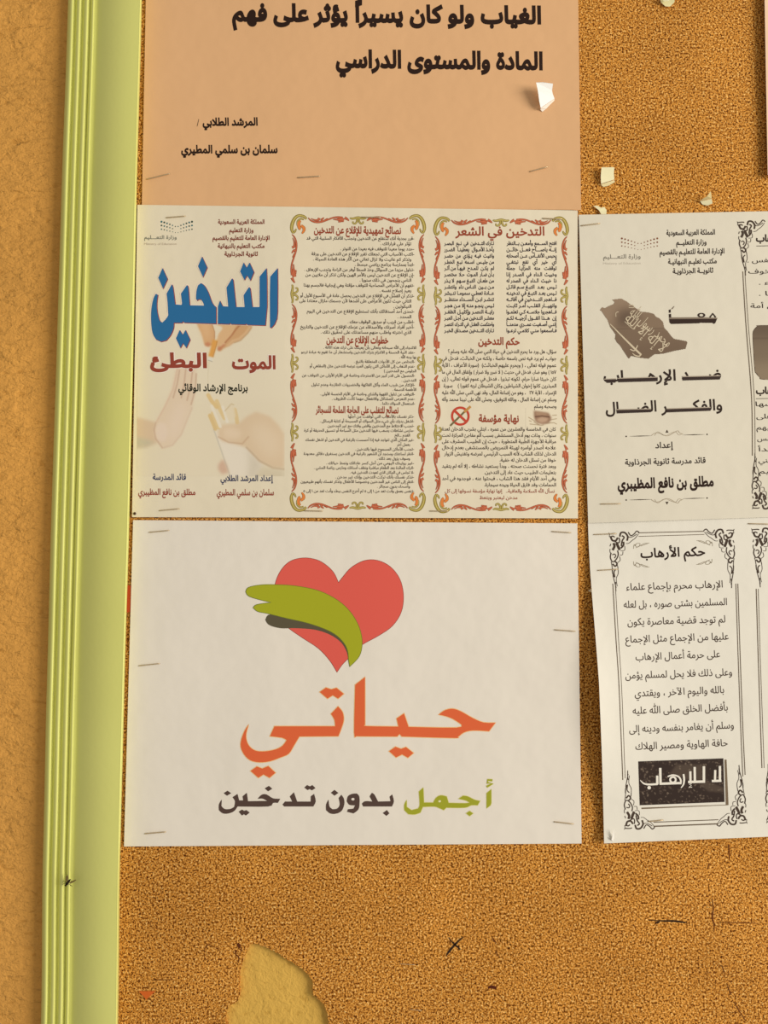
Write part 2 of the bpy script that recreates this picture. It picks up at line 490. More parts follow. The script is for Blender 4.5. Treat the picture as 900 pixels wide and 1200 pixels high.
# ---------------------------------------------------------------- the notice board
board = thing('notice_board', (0, 0, -0.5), 'amber cork notice board with a pale green ribbed frame on an orange wall', 'notice board')
ZT, ZB, XR_ = 0.50, -0.50, 0.42
HOLE = S([(335, 205), (360, 203), (400, 215), (435, 232), (475, 258), (520, 285), (560, 312), (590, 345), (602, 375), (600, 415), (625, 435), (648, 462), (660, 500), (668, 540), (690, 600), (720, 680), (700, 760), (600, 800), (350, 790), (230, 720), (236, 640), (240, 560), (232, 520), (245, 470), (285, 440), (292, 400), (290, 350), (300, 290), (315, 250)], 200, 1050, 3.6)
def cork():
    rag = random.Random(9)
    hole = smooth(HOLE, 60, 6)
    hole = [(x + rag.uniform(-.7, .7), y + rag.uniform(-.7, .7)) for x, y in hole]
    hw = [M(x, y, 0) for x, y in hole]
    x0 = M(145, 600)[0]
    outer = [(x0, 0, ZB), (XR_, 0, ZB), (XR_, 0, ZT), (x0, 0, ZT)]
    loops = [[Vector((p[0], p[2], 0)) for p in lp] for lp in (outer, hw)]
    flat_v = [p for lp in (outer, hw) for p in lp]
    T = 0.0030
    V = [(p[0], 0, p[2]) for p in flat_v] + [(p[0], T, p[2]) for p in flat_v]; n = len(flat_v)
    Fc = []
    for a, b, c in tessellate_polygon(loops):
        A, B, D = flat_v[a], flat_v[b], flat_v[c]
        up = (B[0] - A[0]) * (D[2] - A[2]) - (B[2] - A[2]) * (D[0] - A[0]) > 0
        Fc.append((a, b, c) if up else (a, c, b)); Fc.append(((a, c, b) if up else (a, b, c)))
        Fc[-1] = tuple(i + n for i in Fc[-1])
    m = len(hw)
    for i in range(4): Fc.append((i, (i + 1) % 4, (i + 1) % 4 + n, i + n))
    for i in range(m):
        a, b = 4 + i, 4 + (i + 1) % m
        Fc.append((b, a, a + n, b + n))
    link('cork_sheet', V, Fc, m_cork, board)
    P = [(x0, T + .0002, ZB), (XR_, T + .0002, ZB), (XR_, T + .0002, ZT), (x0, T + .0002, ZT)]
    V = P + [(x, 0.0039, z) for x, y, z in P]
    o = link('backing_panel', V, [(0, 1, 2, 3), (7, 6, 5, 4), (0, 4, 5, 1), (1, 5, 6, 2), (2, 6, 7, 3), (3, 7, 4, 0)], m_back, board)
    o['label'] = 'yellow plaster backing showing through the torn hole in the cork'
cork()
def frame():
    prof = []                                 # (pixel x in the row y=600, height in front of the cork)
    prof += [(60.3, -0.0039), (60.3, -0.001), (60.6, 0.0006)]
    for a in (61.2, 70.4, 79.7, 89.0):        # four ribs
        for t, hh in ((0, .0016), (.07, .0030), (.18, .0039), (.34, .0045), (.50, .0047), (.62, .0045), (.69, .0038), (.72, .0020), (1.0, .0015)):
            if a > 88 and t > .9: continue
            prof.append((a + 9.2 * t if a < 89 else a + 8.2 * t * .78, hh * (1 if a < 89 else .85)))
    a0, a1 = 94.1, 149.8
    for i in range(15):
        t = i / 14
        prof.append((a0 + (a1 - a0) * t, 0.0010 + 0.0086 * (1 - (1 - t) ** 2.6)))
    prof += [(150.2, 0.0096), (150.8, 0.0098), (151.6, 0.0089), (152.4, 0.0066), (152.9, 0.0040), (153.2, 0.0002)]
    P = [M(x, 600, hh) for x, hh in prof]
    V = []; Fc = []
    NZ = 48; zs = [ZB + (ZT - ZB) * i / NZ for i in range(NZ + 1)]
    # the old rail is slightly bowed: sideways shift (mm) of its outer and inner edge along its height
    tab = [(-.5, 1.6, -.3), (-.33, 3.2, -.5), (-.22, 1.2, -1.6), (-.114, .4, -1.4), (0, 0, -.7), (.114, .25, -.6), (.225, .3, -.8), (.335, .85, -.3), (.5, 1.2, 0)]
    def bow(z, k_):
        for p, q in zip(tab[:-1], tab[1:]):
            if z <= q[0]:
                t = (z - p[0]) / (q[0] - p[0]); t = t * t * (3 - 2 * t)
                return (p[k_] * (1 - t) + q[k_] * t) * .001
        return 0.0
    xa, xb = P[0][0], P[-1][0]
    for z in zs:
        o_, i_ = bow(z, 1), bow(z, 2)
        V += [(p[0] + o_ + (i_ - o_) * (p[0] - xa) / (xb - xa), p[1], z) for p in P]
    n = len(P)
    for j in range(NZ):
        for i in range(n - 1):
            a = j * n + i
            Fc.append((a, a + 1, a + n + 1, a + n))
    Fc.append(tuple(range(n))[::-1]); Fc.append(tuple(NZ * n + i for i in range(n)))
    for j in range(NZ): Fc.append((j * n + n - 1, j * n, (j + 1) * n, (j + 1) * n + n - 1))
    o = link('frame_rail', V, Fc, m_green, board)
    o.data.polygons.foreach_set('use_smooth', [len(p.vertices) == 4 for p in o.data.polygons])
    o['label'] = 'pale green frame rail with four ribs and a wide rounded band'
frame()
def mark(name, strokes, rgb, label=None, h=0.00015):
    pm = Pm()
    for pts, w in strokes: pm.stroke(pts, w)
    n = len(pm.v); V = [M(x, y, h) for x, y, l in pm.v] + [M(x, y, -h) for x, y, l in pm.v]
    o = link(name, V, pm.f + [tuple(i + n for i in f[::-1]) for f in pm.f], flat('dark_mark', rgb, .8), board)
    if label: o['label'] = label
mark('cross_mark', [([(543, 1098.2), (537, 1103), (530.5, 1110), (526, 1115.5), (523, 1119.8)], [1.3, 2.0, 2.6, 2.8, 1.0]), ([(525.8, 1098.5), (529.5, 1103.5), (534.5, 1108), (539.3, 1112.8)], [1.4, 1.4, 1.8, 1.5])], (52, 34, 22), 'small black cross drawn on the bare cork')
mark('gouge', [([(759.5, 1078.3), (768, 1078.8), (778, 1079.2), (790, 1079.4), (800, 1080.6), (805, 1081.2)], [.5, 1.0, 1.9, 2.4, 2.0, .8]), ([(768, 1081.5), (773, 1080.6)], 2)], (40, 24, 16), 'dark gouge in the cork at lower right')
mark('pinhole', [([(572, 1157.5), (576, 1156.5), (581.5, 1158)], [2, 4, 3.5])], (84, 34, 14), 'reddish brown hole in the cork')
mark('pinhole', [([(278.5, 1105.5), (280, 1108), (281, 1111)], [2.5, 4.5, 2])], (92, 44, 16))
for st_ in (([(239.5, 1114), (241, 1109.5), (245.5, 1107.6), (249.5, 1109.5)], [.7, .9, .8, .5]), ([(239, 1118), (240.5, 1123), (245, 1126)], [.7, .8, .4]), ([(248, 1109), (256, 1112), (258.5, 1117)], [.4, .7, .4]), ([(276.5, 1113.5), (276, 1118), (280, 1122), (279, 1128)], [1.8, 1.3, 1.5, .8]), ([(283, 1110), (282, 1117)], [1.5, .6]),
            ([(577, 1098), (579, 1102), (582, 1105)], [.8, 1.6, 1.2]), ([(581.5, 1114), (583, 1121)], [1.3, .8]), ([(834.5, 1053), (836, 1064), (835, 1075), (837, 1084), (837, 1093)], [.8, 1.2, 1.9, 1.3, .6]), ([(846, 1131), (849, 1141)], [1.1, .6]), ([(852, 1154), (857, 1166)], [.7, 1.3]), ([(860, 1174), (866, 1184), (874, 1196)], [.7, 1.2, .7]), ([(826, 1140.5), (833, 1139.8)], [.7, .9]),
            ([(831, 1012), (829.5, 1018)], [1.4, .8]), ([(854, 990), (854.5, 998), (855, 1008)], [1.6, 1.4, .7]), ([(730, 993), (737, 992.5)], [1.2, 1.8]), ([(742, 1083), (745, 1088)], [1.2, .6])):
    mark('scratch', [st_], (104, 52, 18))

# ---------------------------------------------------------------- sheets
INK = ink(44, 26, 18); RED = ink(152, 66, 42)
A = Sheet((172, -60), (676.8, -60), (681, 246), (166.2, 243), lambda x, y: 0.0010 + 0.0016 * max(0, (x - 560) / 120) ** 2, PEACH,
          'peach coloured paper sheet with big dark lettering at the top of the board', seed=3)
B = Sheet((161, 240), (677, 246.5), (677.3, 607.5), (154.7, 606), lambda x, y: 0.0019, PAPER_B,
          'colour leaflet of three panels with blue heading and scroll borders, below the peach sheet', seed=5)
Cc = Sheet((156, 609.5), (676.6, 613.4), (681.6, 988.5), (145.3, 992), lambda x, y: 0.0011 + 0.0010 * max(0, (x - 600) / 80) ** 2 * math.exp(-((y - 840) / 110) ** 2), PAPER_C,
           'white poster with a red heart and green ribbon above orange lettering', 'poster', seed=8)
LE = [(600, 688.7), (613, 689), (640, 690), (670, 691.7), (700, 694), (740, 697.3), (770, 699.7), (800, 702), (850, 704), (900, 705.8), (989, 708)]
def left_e(y):
    for (y0, x0), (y1, x1) in zip(LE[:-1], LE[1:]):
        if y <= y1: return x0 + (x1 - x0) * (y - y0) / (y1 - y0)
    return LE[-1][1]
Ee = Sheet((688.7, 610.5), (950, 604), (950, 978.5), (708.2, 988.4),
           lambda x, y: 0.0012 + 0.0080 * math.exp(-((y - 820) / 118) ** 2) * math.exp(-max(0, x - left_e(y)) / 46.0) + 0.002 * math.exp(-((y - 985) / 18) ** 2), PAPER_E,
           'black and white sheet bordered with ornate corners and a black lettered box, at lower right', left=left_e, seed=12)
Dd = Sheet((678.2, 251.7), (950, 246.6), (950, 604.5), (689.3, 613), lambda x, y: 0.0021, PAPER,
           'black and white sheet with a dark map silhouette, at upper right', seed=14)
Gg = Sheet((896.3, -60), (1010, -60), (1010, 205), (900, 205), lambda x, y: 0.0045 - 0.002 * min(1, max(0, (x - 897) / 60)), (236, 196, 158),
           'pale peach sheet only its left edge showing at the top right corner', left=lambda y: 896.0 + max(0, y) * 0.018, seed=17)

# --- peach sheet
A.text('heading', 'الغياب ولو كان يسيرا\u064b يؤثر على فهم', (634.2, 27), (272, 23.6), 19, INK, .040, .066, 3, cut=10)
A.text('heading', 'المادة والمستوى الدراسي', (636, 80.8), (393.5, 78), 19, INK, .040, .066, 3, cut=10)
A.text('text_line', 'المرشد الطلابي', (302, 146.6), (237.5, 147), 8.6, INK, .034, .06)
pm = Pm(); pm.stroke([(233, 139.5), (231, 148)], .6); A.put('slash', pm, INK)
A.text('text_line', 'سلمان بن سلمي المطيري', (325.3, 179), (212.3, 179.2), 8.8, INK, .034, .06)

# --- leaflet, left panel
DR = ink(128, 54, 38); NV = ink(44, 52, 84)
for t, xr, xl, y in (('المملكة العربية السعودية', 310, 255.5, 262.2), ('وزارة التعليم', 297, 268.5, 272), ('الإدارة العامة للتعليم بالقصيم', 316, 249, 281), ('مكتب التعليم بالنبهانية', 310, 255.2, 290.4), ('ثانوية الجرذاوية', 302.3, 263, 299.8)):
    B.text('text_line', t, (xr, y), (xl, y), 5.0, DR, .024, .04)
def dots(sheet, x0, y0, x1, ym, rgb1, rgb2, rmax):
    a = Pm(); b = Pm()
    n = 12
    for i in range(n):
        t = i / (n - 1); dip = 1 - abs(2 * t - 1)
        for r in range(3):
            if r == 1 and i in (5, 6): continue
            x = x0 + (x1 - x0) * t; y = y0 + (ym - y0) * dip ** 1.15 * (.86 - .12 * r) + r * 4.3 + (.1 * r)
            rr = rmax * (1.0 - .5 * dip) * (1 - .16 * r)
            (a if (i + r) % 2 else b).disc(x, y, rr, n=10)
    sheet.put('logo_dots', a, ink(*rgb1)); sheet.put('logo_dots', b, ink(*rgb2))
dots(B, 189.3, 259.8, 225, 267, (70, 82, 66), (72, 112, 108), 1.25)
B.text('logo_text', 'وزارة التعـــليم', (207, 280), (169, 280), 4.3, ink(118, 116, 98), .012, .02)
B.text('logo_text', 'Ministry of Education', (207, 287), (169, 287), 2.6, ink(186, 164, 136), 0, ltr=True)
# big blue word
Q = [S([(755, 190), (665, 290), (660, 500), (662, 888), (682, 893), (720, 850), (747, 785), (755, 700), (757, 400)], 250, 295, 10),
     S([(625, 190), (540, 290), (540, 645), (460, 645), (435, 430), (418, 410), (352, 510), (365, 645), (268, 645), (235, 330), (218, 310), (152, 420), (172, 640), (110, 635), (78, 570), (52, 640), (50, 845), (190, 850), (200, 838), (210, 850), (375, 855), (385, 845), (400, 858), (612, 865), (632, 640), (630, 300)], 250, 295, 10),
     S([(355, 125), (390, 185), (425, 125), (478, 240), (435, 340), (395, 280), (365, 335), (312, 230)], 250, 295, 10),
     smooth(S([(655, 365), (700, 400), (745, 480), (790, 600), (835, 650), (835, 845), (460, 832), (445, 818), (435, 835), (340, 835), (335, 900), (300, 980), (250, 1040), (190, 1055), (130, 1030), (85, 950), (68, 800), (72, 670), (95, 550), (125, 490), (152, 505), (140, 600), (145, 700), (170, 800), (200, 828), (240, 790), (270, 745), (262, 600), (250, 490), (312, 380), (330, 420), (355, 615), (425, 620), (430, 600), (418, 490), (488, 390), (508, 420), (525, 625), (690, 628), (675, 590), (655, 560), (625, 560), (612, 575), (595, 550), (600, 460), (620, 390)], 170, 295, 10), 35, 3)]
Q += [S(p, 170, 295, 10) for p in ([(205, 190), (265, 320), (212, 435), (152, 305)], [(668, 55), (730, 185), (680, 300), (618, 170)], [(405, 915), (442, 970), (475, 915), (530, 1030), (485, 1130), (445, 1075), (415, 1130), (360, 1015)])]
# hands picture behind the word
pc = Pic(160.6, 366, 333.4, 558, 0.75, PAPER_B)
K5 = lambda p: S(p, 160, 400, 5)
K11 = lambda p: S(p, 225, 380, 11.25)
pc.poly([(150, 470), (333, 470), (333, 570), (150, 570)], (226, 208, 174), 6, .7)
pc.poly(K5([(0, 445), (70, 462), (112, 475), (125, 560), (120, 595), (60, 618), (0, 625)]), (214, 182, 146), 1.2, .85)
pc.poly(K5([(0, 560), (60, 575), (110, 590), (60, 618), (0, 625)]), (196, 184, 152), 2.5, .8)
pc.poly(K5([(112, 475), (165, 380), (205, 280), (228, 170), (240, 150), (352, 160), (352, 230), (345, 300), (325, 390), (300, 440), (262, 540), (215, 605), (160, 628), (125, 600), (105, 560)]), (223, 195, 162), 1.2, .8)
pc.poly(K5([(180, 480), (250, 350), (300, 400), (250, 540), (190, 600)]), (228, 203, 174), 5, .8)
for p_ in ([(252, 170), (238, 250), (215, 330)], [(288, 165), (280, 240), (262, 330)], [(328, 170), (318, 260), (296, 345)], [(350, 190), (345, 280), (320, 370)]):
    pc.stroke(K5(p_), 1.5, (196, 160, 130), 1.4, .8)
pc.stroke(K5([(240, 160), (215, 280), (165, 385), (118, 470)]), 1.2, (214, 176, 146), 2.2, .8)
pc.poly(K5([(110, 500), (140, 470), (175, 490), (185, 540), (165, 590), (125, 580), (105, 545)]), (228, 203, 176), 1.8, .9)
pc.stroke(K5([(112, 478), (103, 520), (112, 570), (150, 622)]), 1.2, (196, 160, 130), 2, .8)
pc.stroke(K5([(150, 626), (210, 608), (262, 545), (300, 450), (325, 390)]), 1.2, (212, 180, 150), 2.2, .8)
pc.poly(K5([(455, 520), (560, 590), (640, 618), (742, 722), (690, 800), (552, 800)]), (230, 214, 188), 1.2, .95)
pc.stroke(K5([(452, 515), (500, 650), (548, 790)]), 1.2, (196, 184, 160), 1.5, .9)
pc.poly(K5([(640, 620), (742, 722), (690, 800), (650, 800), (660, 700)]), (206, 190, 162), 4, .7)
pc.poly(K5([(476, 530), (500, 490), (600, 480), (645, 440), (700, 412), (780, 440), (830, 490), (866, 545), (866, 745), (800, 742), (720, 700), (645, 622), (570, 600), (500, 585), (478, 555)]), (218, 187, 148), 1.6, .85)
pc.poly(K5([(660, 500), (740, 470), (840, 560), (840, 680), (760, 680), (690, 600)]), (226, 200, 164), 7, .9)
pc.poly(K5([(500, 510), (560, 500), (620, 530), (600, 570), (520, 570)]), (228, 201, 166), 3, .9)
pc.stroke(K5([(480, 560), (540, 592), (620, 600), (655, 560)]), 1.2, (190, 152, 116), 2, .7)
pc.stroke(K5([(645, 622), (720, 700), (800, 742), (866, 750)]), 1.6, (190, 160, 124), 2.5, .8)
pc.poly(K5([(740, 740), (866, 752), (866, 800), (690, 800)]), (206, 188, 154), 3, .7)
for p_, c_ in (([(430, 435), (445, 470), (462, 512)], (216, 178, 112)), ([(448, 420), (470, 470), (482, 505)], (222, 186, 122)), ([(420, 315), (440, 350), (470, 385)], (220, 182, 116)), ([(470, 350), (490, 400), (515, 450)], (222, 188, 126)), ([(575, 400), (585, 440), (590, 475)], (220, 186, 126))):
    pc.stroke(K5(p_), 4.6, c_, 1.2, .75)
for p_ in ([(440, 380), (470, 450), (490, 500)], [(505, 385), (520, 430), (532, 470)]):
    pc.stroke(K5(p_), 3.4, (232, 218, 192), 1.2, .9)
pc.poly(K5([(520, 410), (555, 368), (572, 372), (580, 440), (545, 470), (528, 440)]), (228, 208, 172), 1, .9)
pc.stroke(K5([(518, 408), (556, 366), (570, 372)]), 1.0, (200, 176, 132), 1, .9)
pc.poly(K5([(480, 720), (505, 690), (525, 720), (540, 770), (500, 778), (480, 755)]), (208, 168, 138), 1.6, .85)
pc.stroke(K5([(425, 120), (418, 200), (420, 300)]), .9, (214, 196, 160), 1.2, .7)
pc.poly(K11([(40, -150), (260, -150), (268, 10), (300, 100), (298, 190), (258, 275), (228, 296), (175, 283), (158, 245), (130, 140), (70, 10)]), (214, 164, 112), .8)
pc.poly(K11([(100, -100), (200, -100), (230, 60), (240, 180), (190, 220), (150, 130)]), (226, 182, 132), 4, .8)
pc.poly(K11([(165, 250), (215, 235), (250, 262), (225, 296), (178, 284)]), (200, 130, 92), .9, .9)
pc.stroke(K11([(262, 0), (298, 100), (296, 190), (258, 272)]), .9, (176, 118, 70), 1, .8)
pc.poly(K11([(400, -60), (800, -60), (790, 40), (740, 112), (640, 212), (560, 242), (482, 292), (432, 312), (372, 356), (336, 342), (345, 305), (420, 258), (520, 150), (560, 20)]), (208, 160, 110), .8)
pc.stroke(K11([(760, 40), (700, 120), (620, 190), (540, 215), (470, 275)]), 2.0, (224, 184, 136), 2.4, .8)
pc.stroke(K11([(782, 50), (738, 116), (640, 214), (560, 244)]), .9, (178, 140, 96), 1.2, .7)
pc.poly(K11([(340, -60), (610, -60), (585, 20), (540, 112), (470, 222), (420, 262), (352, 308), (328, 290), (328, 205), (345, 130), (400, 55), (330, 10)]), (220, 176, 126), .8)
pc.poly(K11([(310, 20), (395, 30), (400, 60), (340, 120), (322, 170), (308, 120)]), (228, 210, 176), 1.0)
pc.stroke(K11([(640, 0), (575, 70), (520, 150), (440, 240)]), 1.6, (172, 106, 66), 1.8, .85)
pc.poly(K11([(335, 300), (385, 290), (420, 255), (440, 270), (395, 320), (365, 356), (338, 342)]), (196, 126, 88), .9, .9)
pc.poly(K11([(275, 195), (336, 215), (330, 262), (277, 442), (215, 426)]), (222, 158, 78), .5)
pc.stroke(K11([(330, 225), (322, 275), (276, 430)]), .9, (184, 118, 48), .8, .8)
pc.poly(K11([(215, 426), (277, 442), (268, 492), (213, 474)]), (224, 214, 192), .5)
pc.stroke(K11([(213, 474), (268, 492)]), .6, (150, 140, 118), .6, .9)
pc.put(B, 'hands_picture', label='faded picture of hands with a cigarette and an open pack')
hl = Pm(); sh = Pm(); bl = Pm()
for q in Q:
    hl.poly(grown(q, 1.0)); sh.poly([(x + .55, y + .45) for x, y in grown(q, .15)]); bl.poly(grown(q, -.25))
B.put('heading_halo', hl, ink(238, 216, 188), 0.00012, 8)
B.put('heading_edge', sh, ink(150, 62, 56), 0.00018, 8)
B.put('heading', bl, ink(43, 104, 146), 0.00024, 8)
def haloed(t, R, L, h, c, bold, boldy):
    pm = Pm(); text_px(pm, t, R, L, h, bold + .035, boldy + .035, 3); B.put('heading_halo', pm, ink(240, 222, 200), 0.00012, 8)
    pm = Pm(); text_px(pm, t, R, L, h, bold, boldy, 3); B.put('heading', pm, c, 0.0002, 8)
MR = ink(148, 66, 48)
haloed('الموت', (323, 431.8), (272, 431.5), 14.5, MR, .035, .055)
haloed('البطئ', (242.5, 430.3), (176, 429.8), 16, MR, .035, .055)
B.text('text_line', 'برنامج الإرشاد الوقائي', (290.3, 458.3), (209, 458), 8, ink(46, 44, 30), .028, .045)
B.text('text_line', 'إعداد المرشد الطلابي', (320, 563.6), (258.5, 563.6), 6.8, NV, .018, .03)
B.text('text_line', 'قائد المدرسة', (218, 562.2), (179, 562.2), 6.8, NV, .018, .03)
B.text('text_line', 'سلمان بن سلمي المطيري', (321, 580.3), (254, 580.3), 7, MR, .02, .035)
B.text('text_line', 'مطلق بن نافع المظيبري', (229, 580), (162, 579.6), 7, MR, .02, .035)

# --- scroll borders of the two text panels
def red_motif(f, a, b, c):
    def T(p): return [f(*q) for q in p]
    for pts, w in (([(0, 1), (4, 4.3), (11, 6.2), (19, 5.6), (28, 3), (35, .9), (42, .5), (48, 1.4)], [.6, 1.5, 1.9, 2.0, 1.6, 1.5, 2.2, 3]),
                   ([(4, 1.8), (9, 3.6), (14, 3.6), (15.5, 1.2)], [.5, 1.3, 2.4, 2.8]), ([(22, .8), (19, 3.2), (19, 5)], [.8, 2.4, 2]), ([(27, 1.6), (23, 4)], [.5, 1.6]),
                   ([(35, 2.8), (40, 3.2), (45, 3), (50, 4)], [.7, 1.4, 5, 4]), ([(51, 1), (54, 2.4), (57, 4.4)], [3.2, 2.4, .8]), ([(42, 6), (46, 4.6)], [.9, 3])):
        a.stroke(T(pts), [x + .45 for x in w], 0); b.stroke(T(pts), w, .02)
        if max(w) > 1.8: c.stroke(T(pts), [x * .32 for x in w], .04)
def olive_motif(f, a, b, c):
    def T(p): return [f(*q) for q in p]
    for pts, w in (([(0, 1.2), (4, 2), (11, .8), (18, 2), (22, 1.2)], [1.2, 2.2, 2.6, 2.2, 1.2]), ([(9.5, 1), (9.6, 5), (7.2, 7.8), (4.2, 7.2), (4.3, 5.2)], [1.8, 1.9, 1.7, 1.5, 1.3]), ([(12.5, 1), (12.4, 5), (14.8, 7.8), (17.8, 7.2), (17.7, 5.2)], [1.8, 1.9, 1.7, 1.5, 1.3])):
        a.stroke(T(pts), [x + .5 for x in w], 0); b.stroke(T(pts), w, .02); c.stroke(T(pts), [x * .35 for x in w], .04)
def corner_motif(f, a, b, c, o):
    def T(p): return [f(x / 10, y / 10) for x, y in p]
    for pts, w in (([(180, 45), (150, 15), (90, 5), (45, 35), (15, 95), (6, 160), (22, 212)], [2, 2.6, 2.8, 3.4, 3.6, 3.2, 1.6]), ([(22, 210), (45, 190), (60, 160)], [1.5, 2, .8]), ([(150, 50), (110, 42), (76, 72), (72, 122)], [1.2, 1.6, 1.6, 1.0])):
        a.stroke(T(pts), [x + .6 for x in w], 0); b.stroke(T(pts), w, .02); c.stroke(T(pts), [x * .3 for x in w], .04)
    for pts, w in (([(110, 62), (88, 100), (98, 150), (112, 165)], [1.6, 3.6, 3.2, 2]), ([(118, 120), (148, 148), (150, 180), (128, 215)], [2.2, 3.2, 2.8, 1.2])):
        a.stroke(T(pts), [x + .6 for x in w], 0); o.stroke(T(pts), w, .03)
def panel(x0, x1, y0, y1, skew=0.0):
    a, b, c, o, oa, ob, oc = Pm(), Pm(), Pm(), Pm(), Pm(), Pm(), Pm()
    kx = (x1 - x0) / 157.0; ky = (y1 - y0) / 347.5
    def W(x, y):  # local (0..157, 0..347.5) to pixels
        return (x0 + x * kx + skew * (y / 347.5), y0 + y * ky)
    for mx in (0, 1):
        for my in (0, 1):
            corner_motif(lambda x, y: W(157 - x if mx else x, 347.5 - y if my else y), oa, ob, oc, o)
            for y_ in (22.5, 104.5):
                red_motif(lambda t, s_: W(157 - s_ if mx else s_, 347.5 - (y_ + t) if my else y_ + t), a, b, c)
            red_motif(lambda t, s_: W(157 - (20 + t * 48 / 57) if mx else 20 + t * 48 / 57, 347.5 - (2 + s_) if my else 2 + s_), a, b, c)
        for y_ in (81.5, 163, 244):
            olive_motif(lambda t, s_: W(157 - s_ if mx else s_, y_ + t), oa, ob, oc)
        olive_motif(lambda t, s_: W(69 + t * 19 / 22, 347.5 - (2 + s_) if mx else 2 + s_), oa, ob, oc)
    B.put('border_scrolls', a, ink(134, 64, 42), 0.00006); B.put('border_scrolls', b, ink(184, 92, 58), 0.00008); B.put('border_scrolls', c, ink(206, 112, 76), 0.0001)
    B.put('border_leaves', oa, ink(116, 92, 34), 0.00006); B.put('border_leaves', ob, ink(162, 138, 58), 0.00008); B.put('border_leaves', oc, ink(206, 184, 108), 0.0001)
    B.put('border_leaves', o, ink(222, 128, 62), 0.0001)
panel(341.2, 498, 252.2, 598.6, -.4)
panel(509, 665.5, 254.8, 600.2, 0)
BR = ink(62, 44, 34)
TT = dict(bold=.026, boldy=.042)
B.text('panel_title', 'نصائح تمهيدية للإقلاع عن التدخين', (470, 274), (368, 273), 8.0, RED, **TT)
I, N_ = 482.0, None
B.block([(t, xr, xl) for t, xr, xl in (
 ('-قرر بجدية أنك ستقلع عن التدخين وتجنب الأفكار السلبية التي قد', N_, 359), ('تؤثر على قراراتك .', I, 446), ('-حدد يوما معينا للتوقف فيه بعيدا عن التوتر .', N_, 399),
 ('-اكتب الأسباب التي تجعلك تقرر الإقلاع عن التدخين على ورقة', N_, 365), ('وتذكر كم عانيت ولا تزال تعاني من آثار هذه العادة السيئة .', I, 367), ('-ابدأ بممارسة برنامج رياضي مبسط .', N_, 416),
 ('-تناول مزيدا من السوائل وخذ قسطا أوفر من الراحة وتجنب الإرهاق .', N_, 357), ('-إن الإقلاع عن التدخين ليس بالأمر الهين ولكن تذكر أن ملايين من', N_, 358), ('الناس ينجحون في ذلك سنويا .', I, 421.6),
 ('-تفهم أن الأعراض المصاحبة للتوقف مؤقتة وهي إيجابية فالجسم بهذا', N_, 356), ('يعيد إصلاح نفسه .', I, 445), ('-تذكر أن الفشل في الإقلاع عن التدخين يحصل عادة في الأسبوع الأول أو', N_, 352),
 ('الثاني حيث تكون الأعراض على أشدها لأن جسمك مازال معتادا على', I, 351), ('النيكوتين .', I, 461), ('-تحدى أحد أصدقائك بأنك تستطيع الإقلاع عن التدخين في اليوم', N_, 359.6), ('المحدد .', I, 466),
 ('-اطلب من قريب أو صديق الوقوف معك .', N_, 407.6), ('-أخبر أفراد أسرتك والأصدقاء عن عزمك الإقلاع عن التدخين والتاريخ', N_, 352), ('الذي اخترته واطلب منهم مساعدتك على تحقيق ذلك .', I, 376))], 485.4, 281.2, 391.2, 3.7, BR, .016, .004)
B.text('panel_title', 'خطوات الإقلاع عن التدخين', (455, 402.4), (382.6, 401.6), 8.0, RED, **TT)
J = 487.8
B.block([('الالتجاء إلى الله سبحانه وتعالى بأن يعينك على ترك هذه الآفة .', J, 379), ('-عقد النية الحسنة و الالتزام بترك التدخين واستشعار أن ما تقوم به عبادة ترجو', N_, 353), ('بها وجه الله .', J, 468),
 ('-التخلص من كل الأدوات المتعلقة بالتبغ .', N_, 415), ('-عدم الذهاب إلى الأماكن التي يكون المرء عرضه للتدخين مثل (المقاهي أو', N_, 363), ('الجلوس مع المدخنين )', J, 450),
 ('-الحصول على قدر كبير من الاسترخاء وخاصة في الأيام الأولى من التوقف عن', N_, 354), ('التدخين .', J, 470.6), ('-الإكثار من شرب الماء وأكل الفاكهة والخضروات الطازجة وعدم تناول', N_, 365),
 ('الأطعمة الدسمة .', J, 460), ('-التوقف عن تناول القهوة والشاي وخاصة في الأيام الخمسة الأولى .', N_, 375), ('-عدم التعرض للمشاكل والانفعال مهما كانت الظروف .', N_, 389), ('-استعمال السواك دائما .', N_, 446)],
 486.2, 409, 474.4, 3.35, BR, .014, .004)
B.text('panel_title', 'نصائح للتغلب على الحاجة الملحة للسجائر', (467, 484.2), (370, 483.6), 7.6, RED, **TT)
I = 480.5
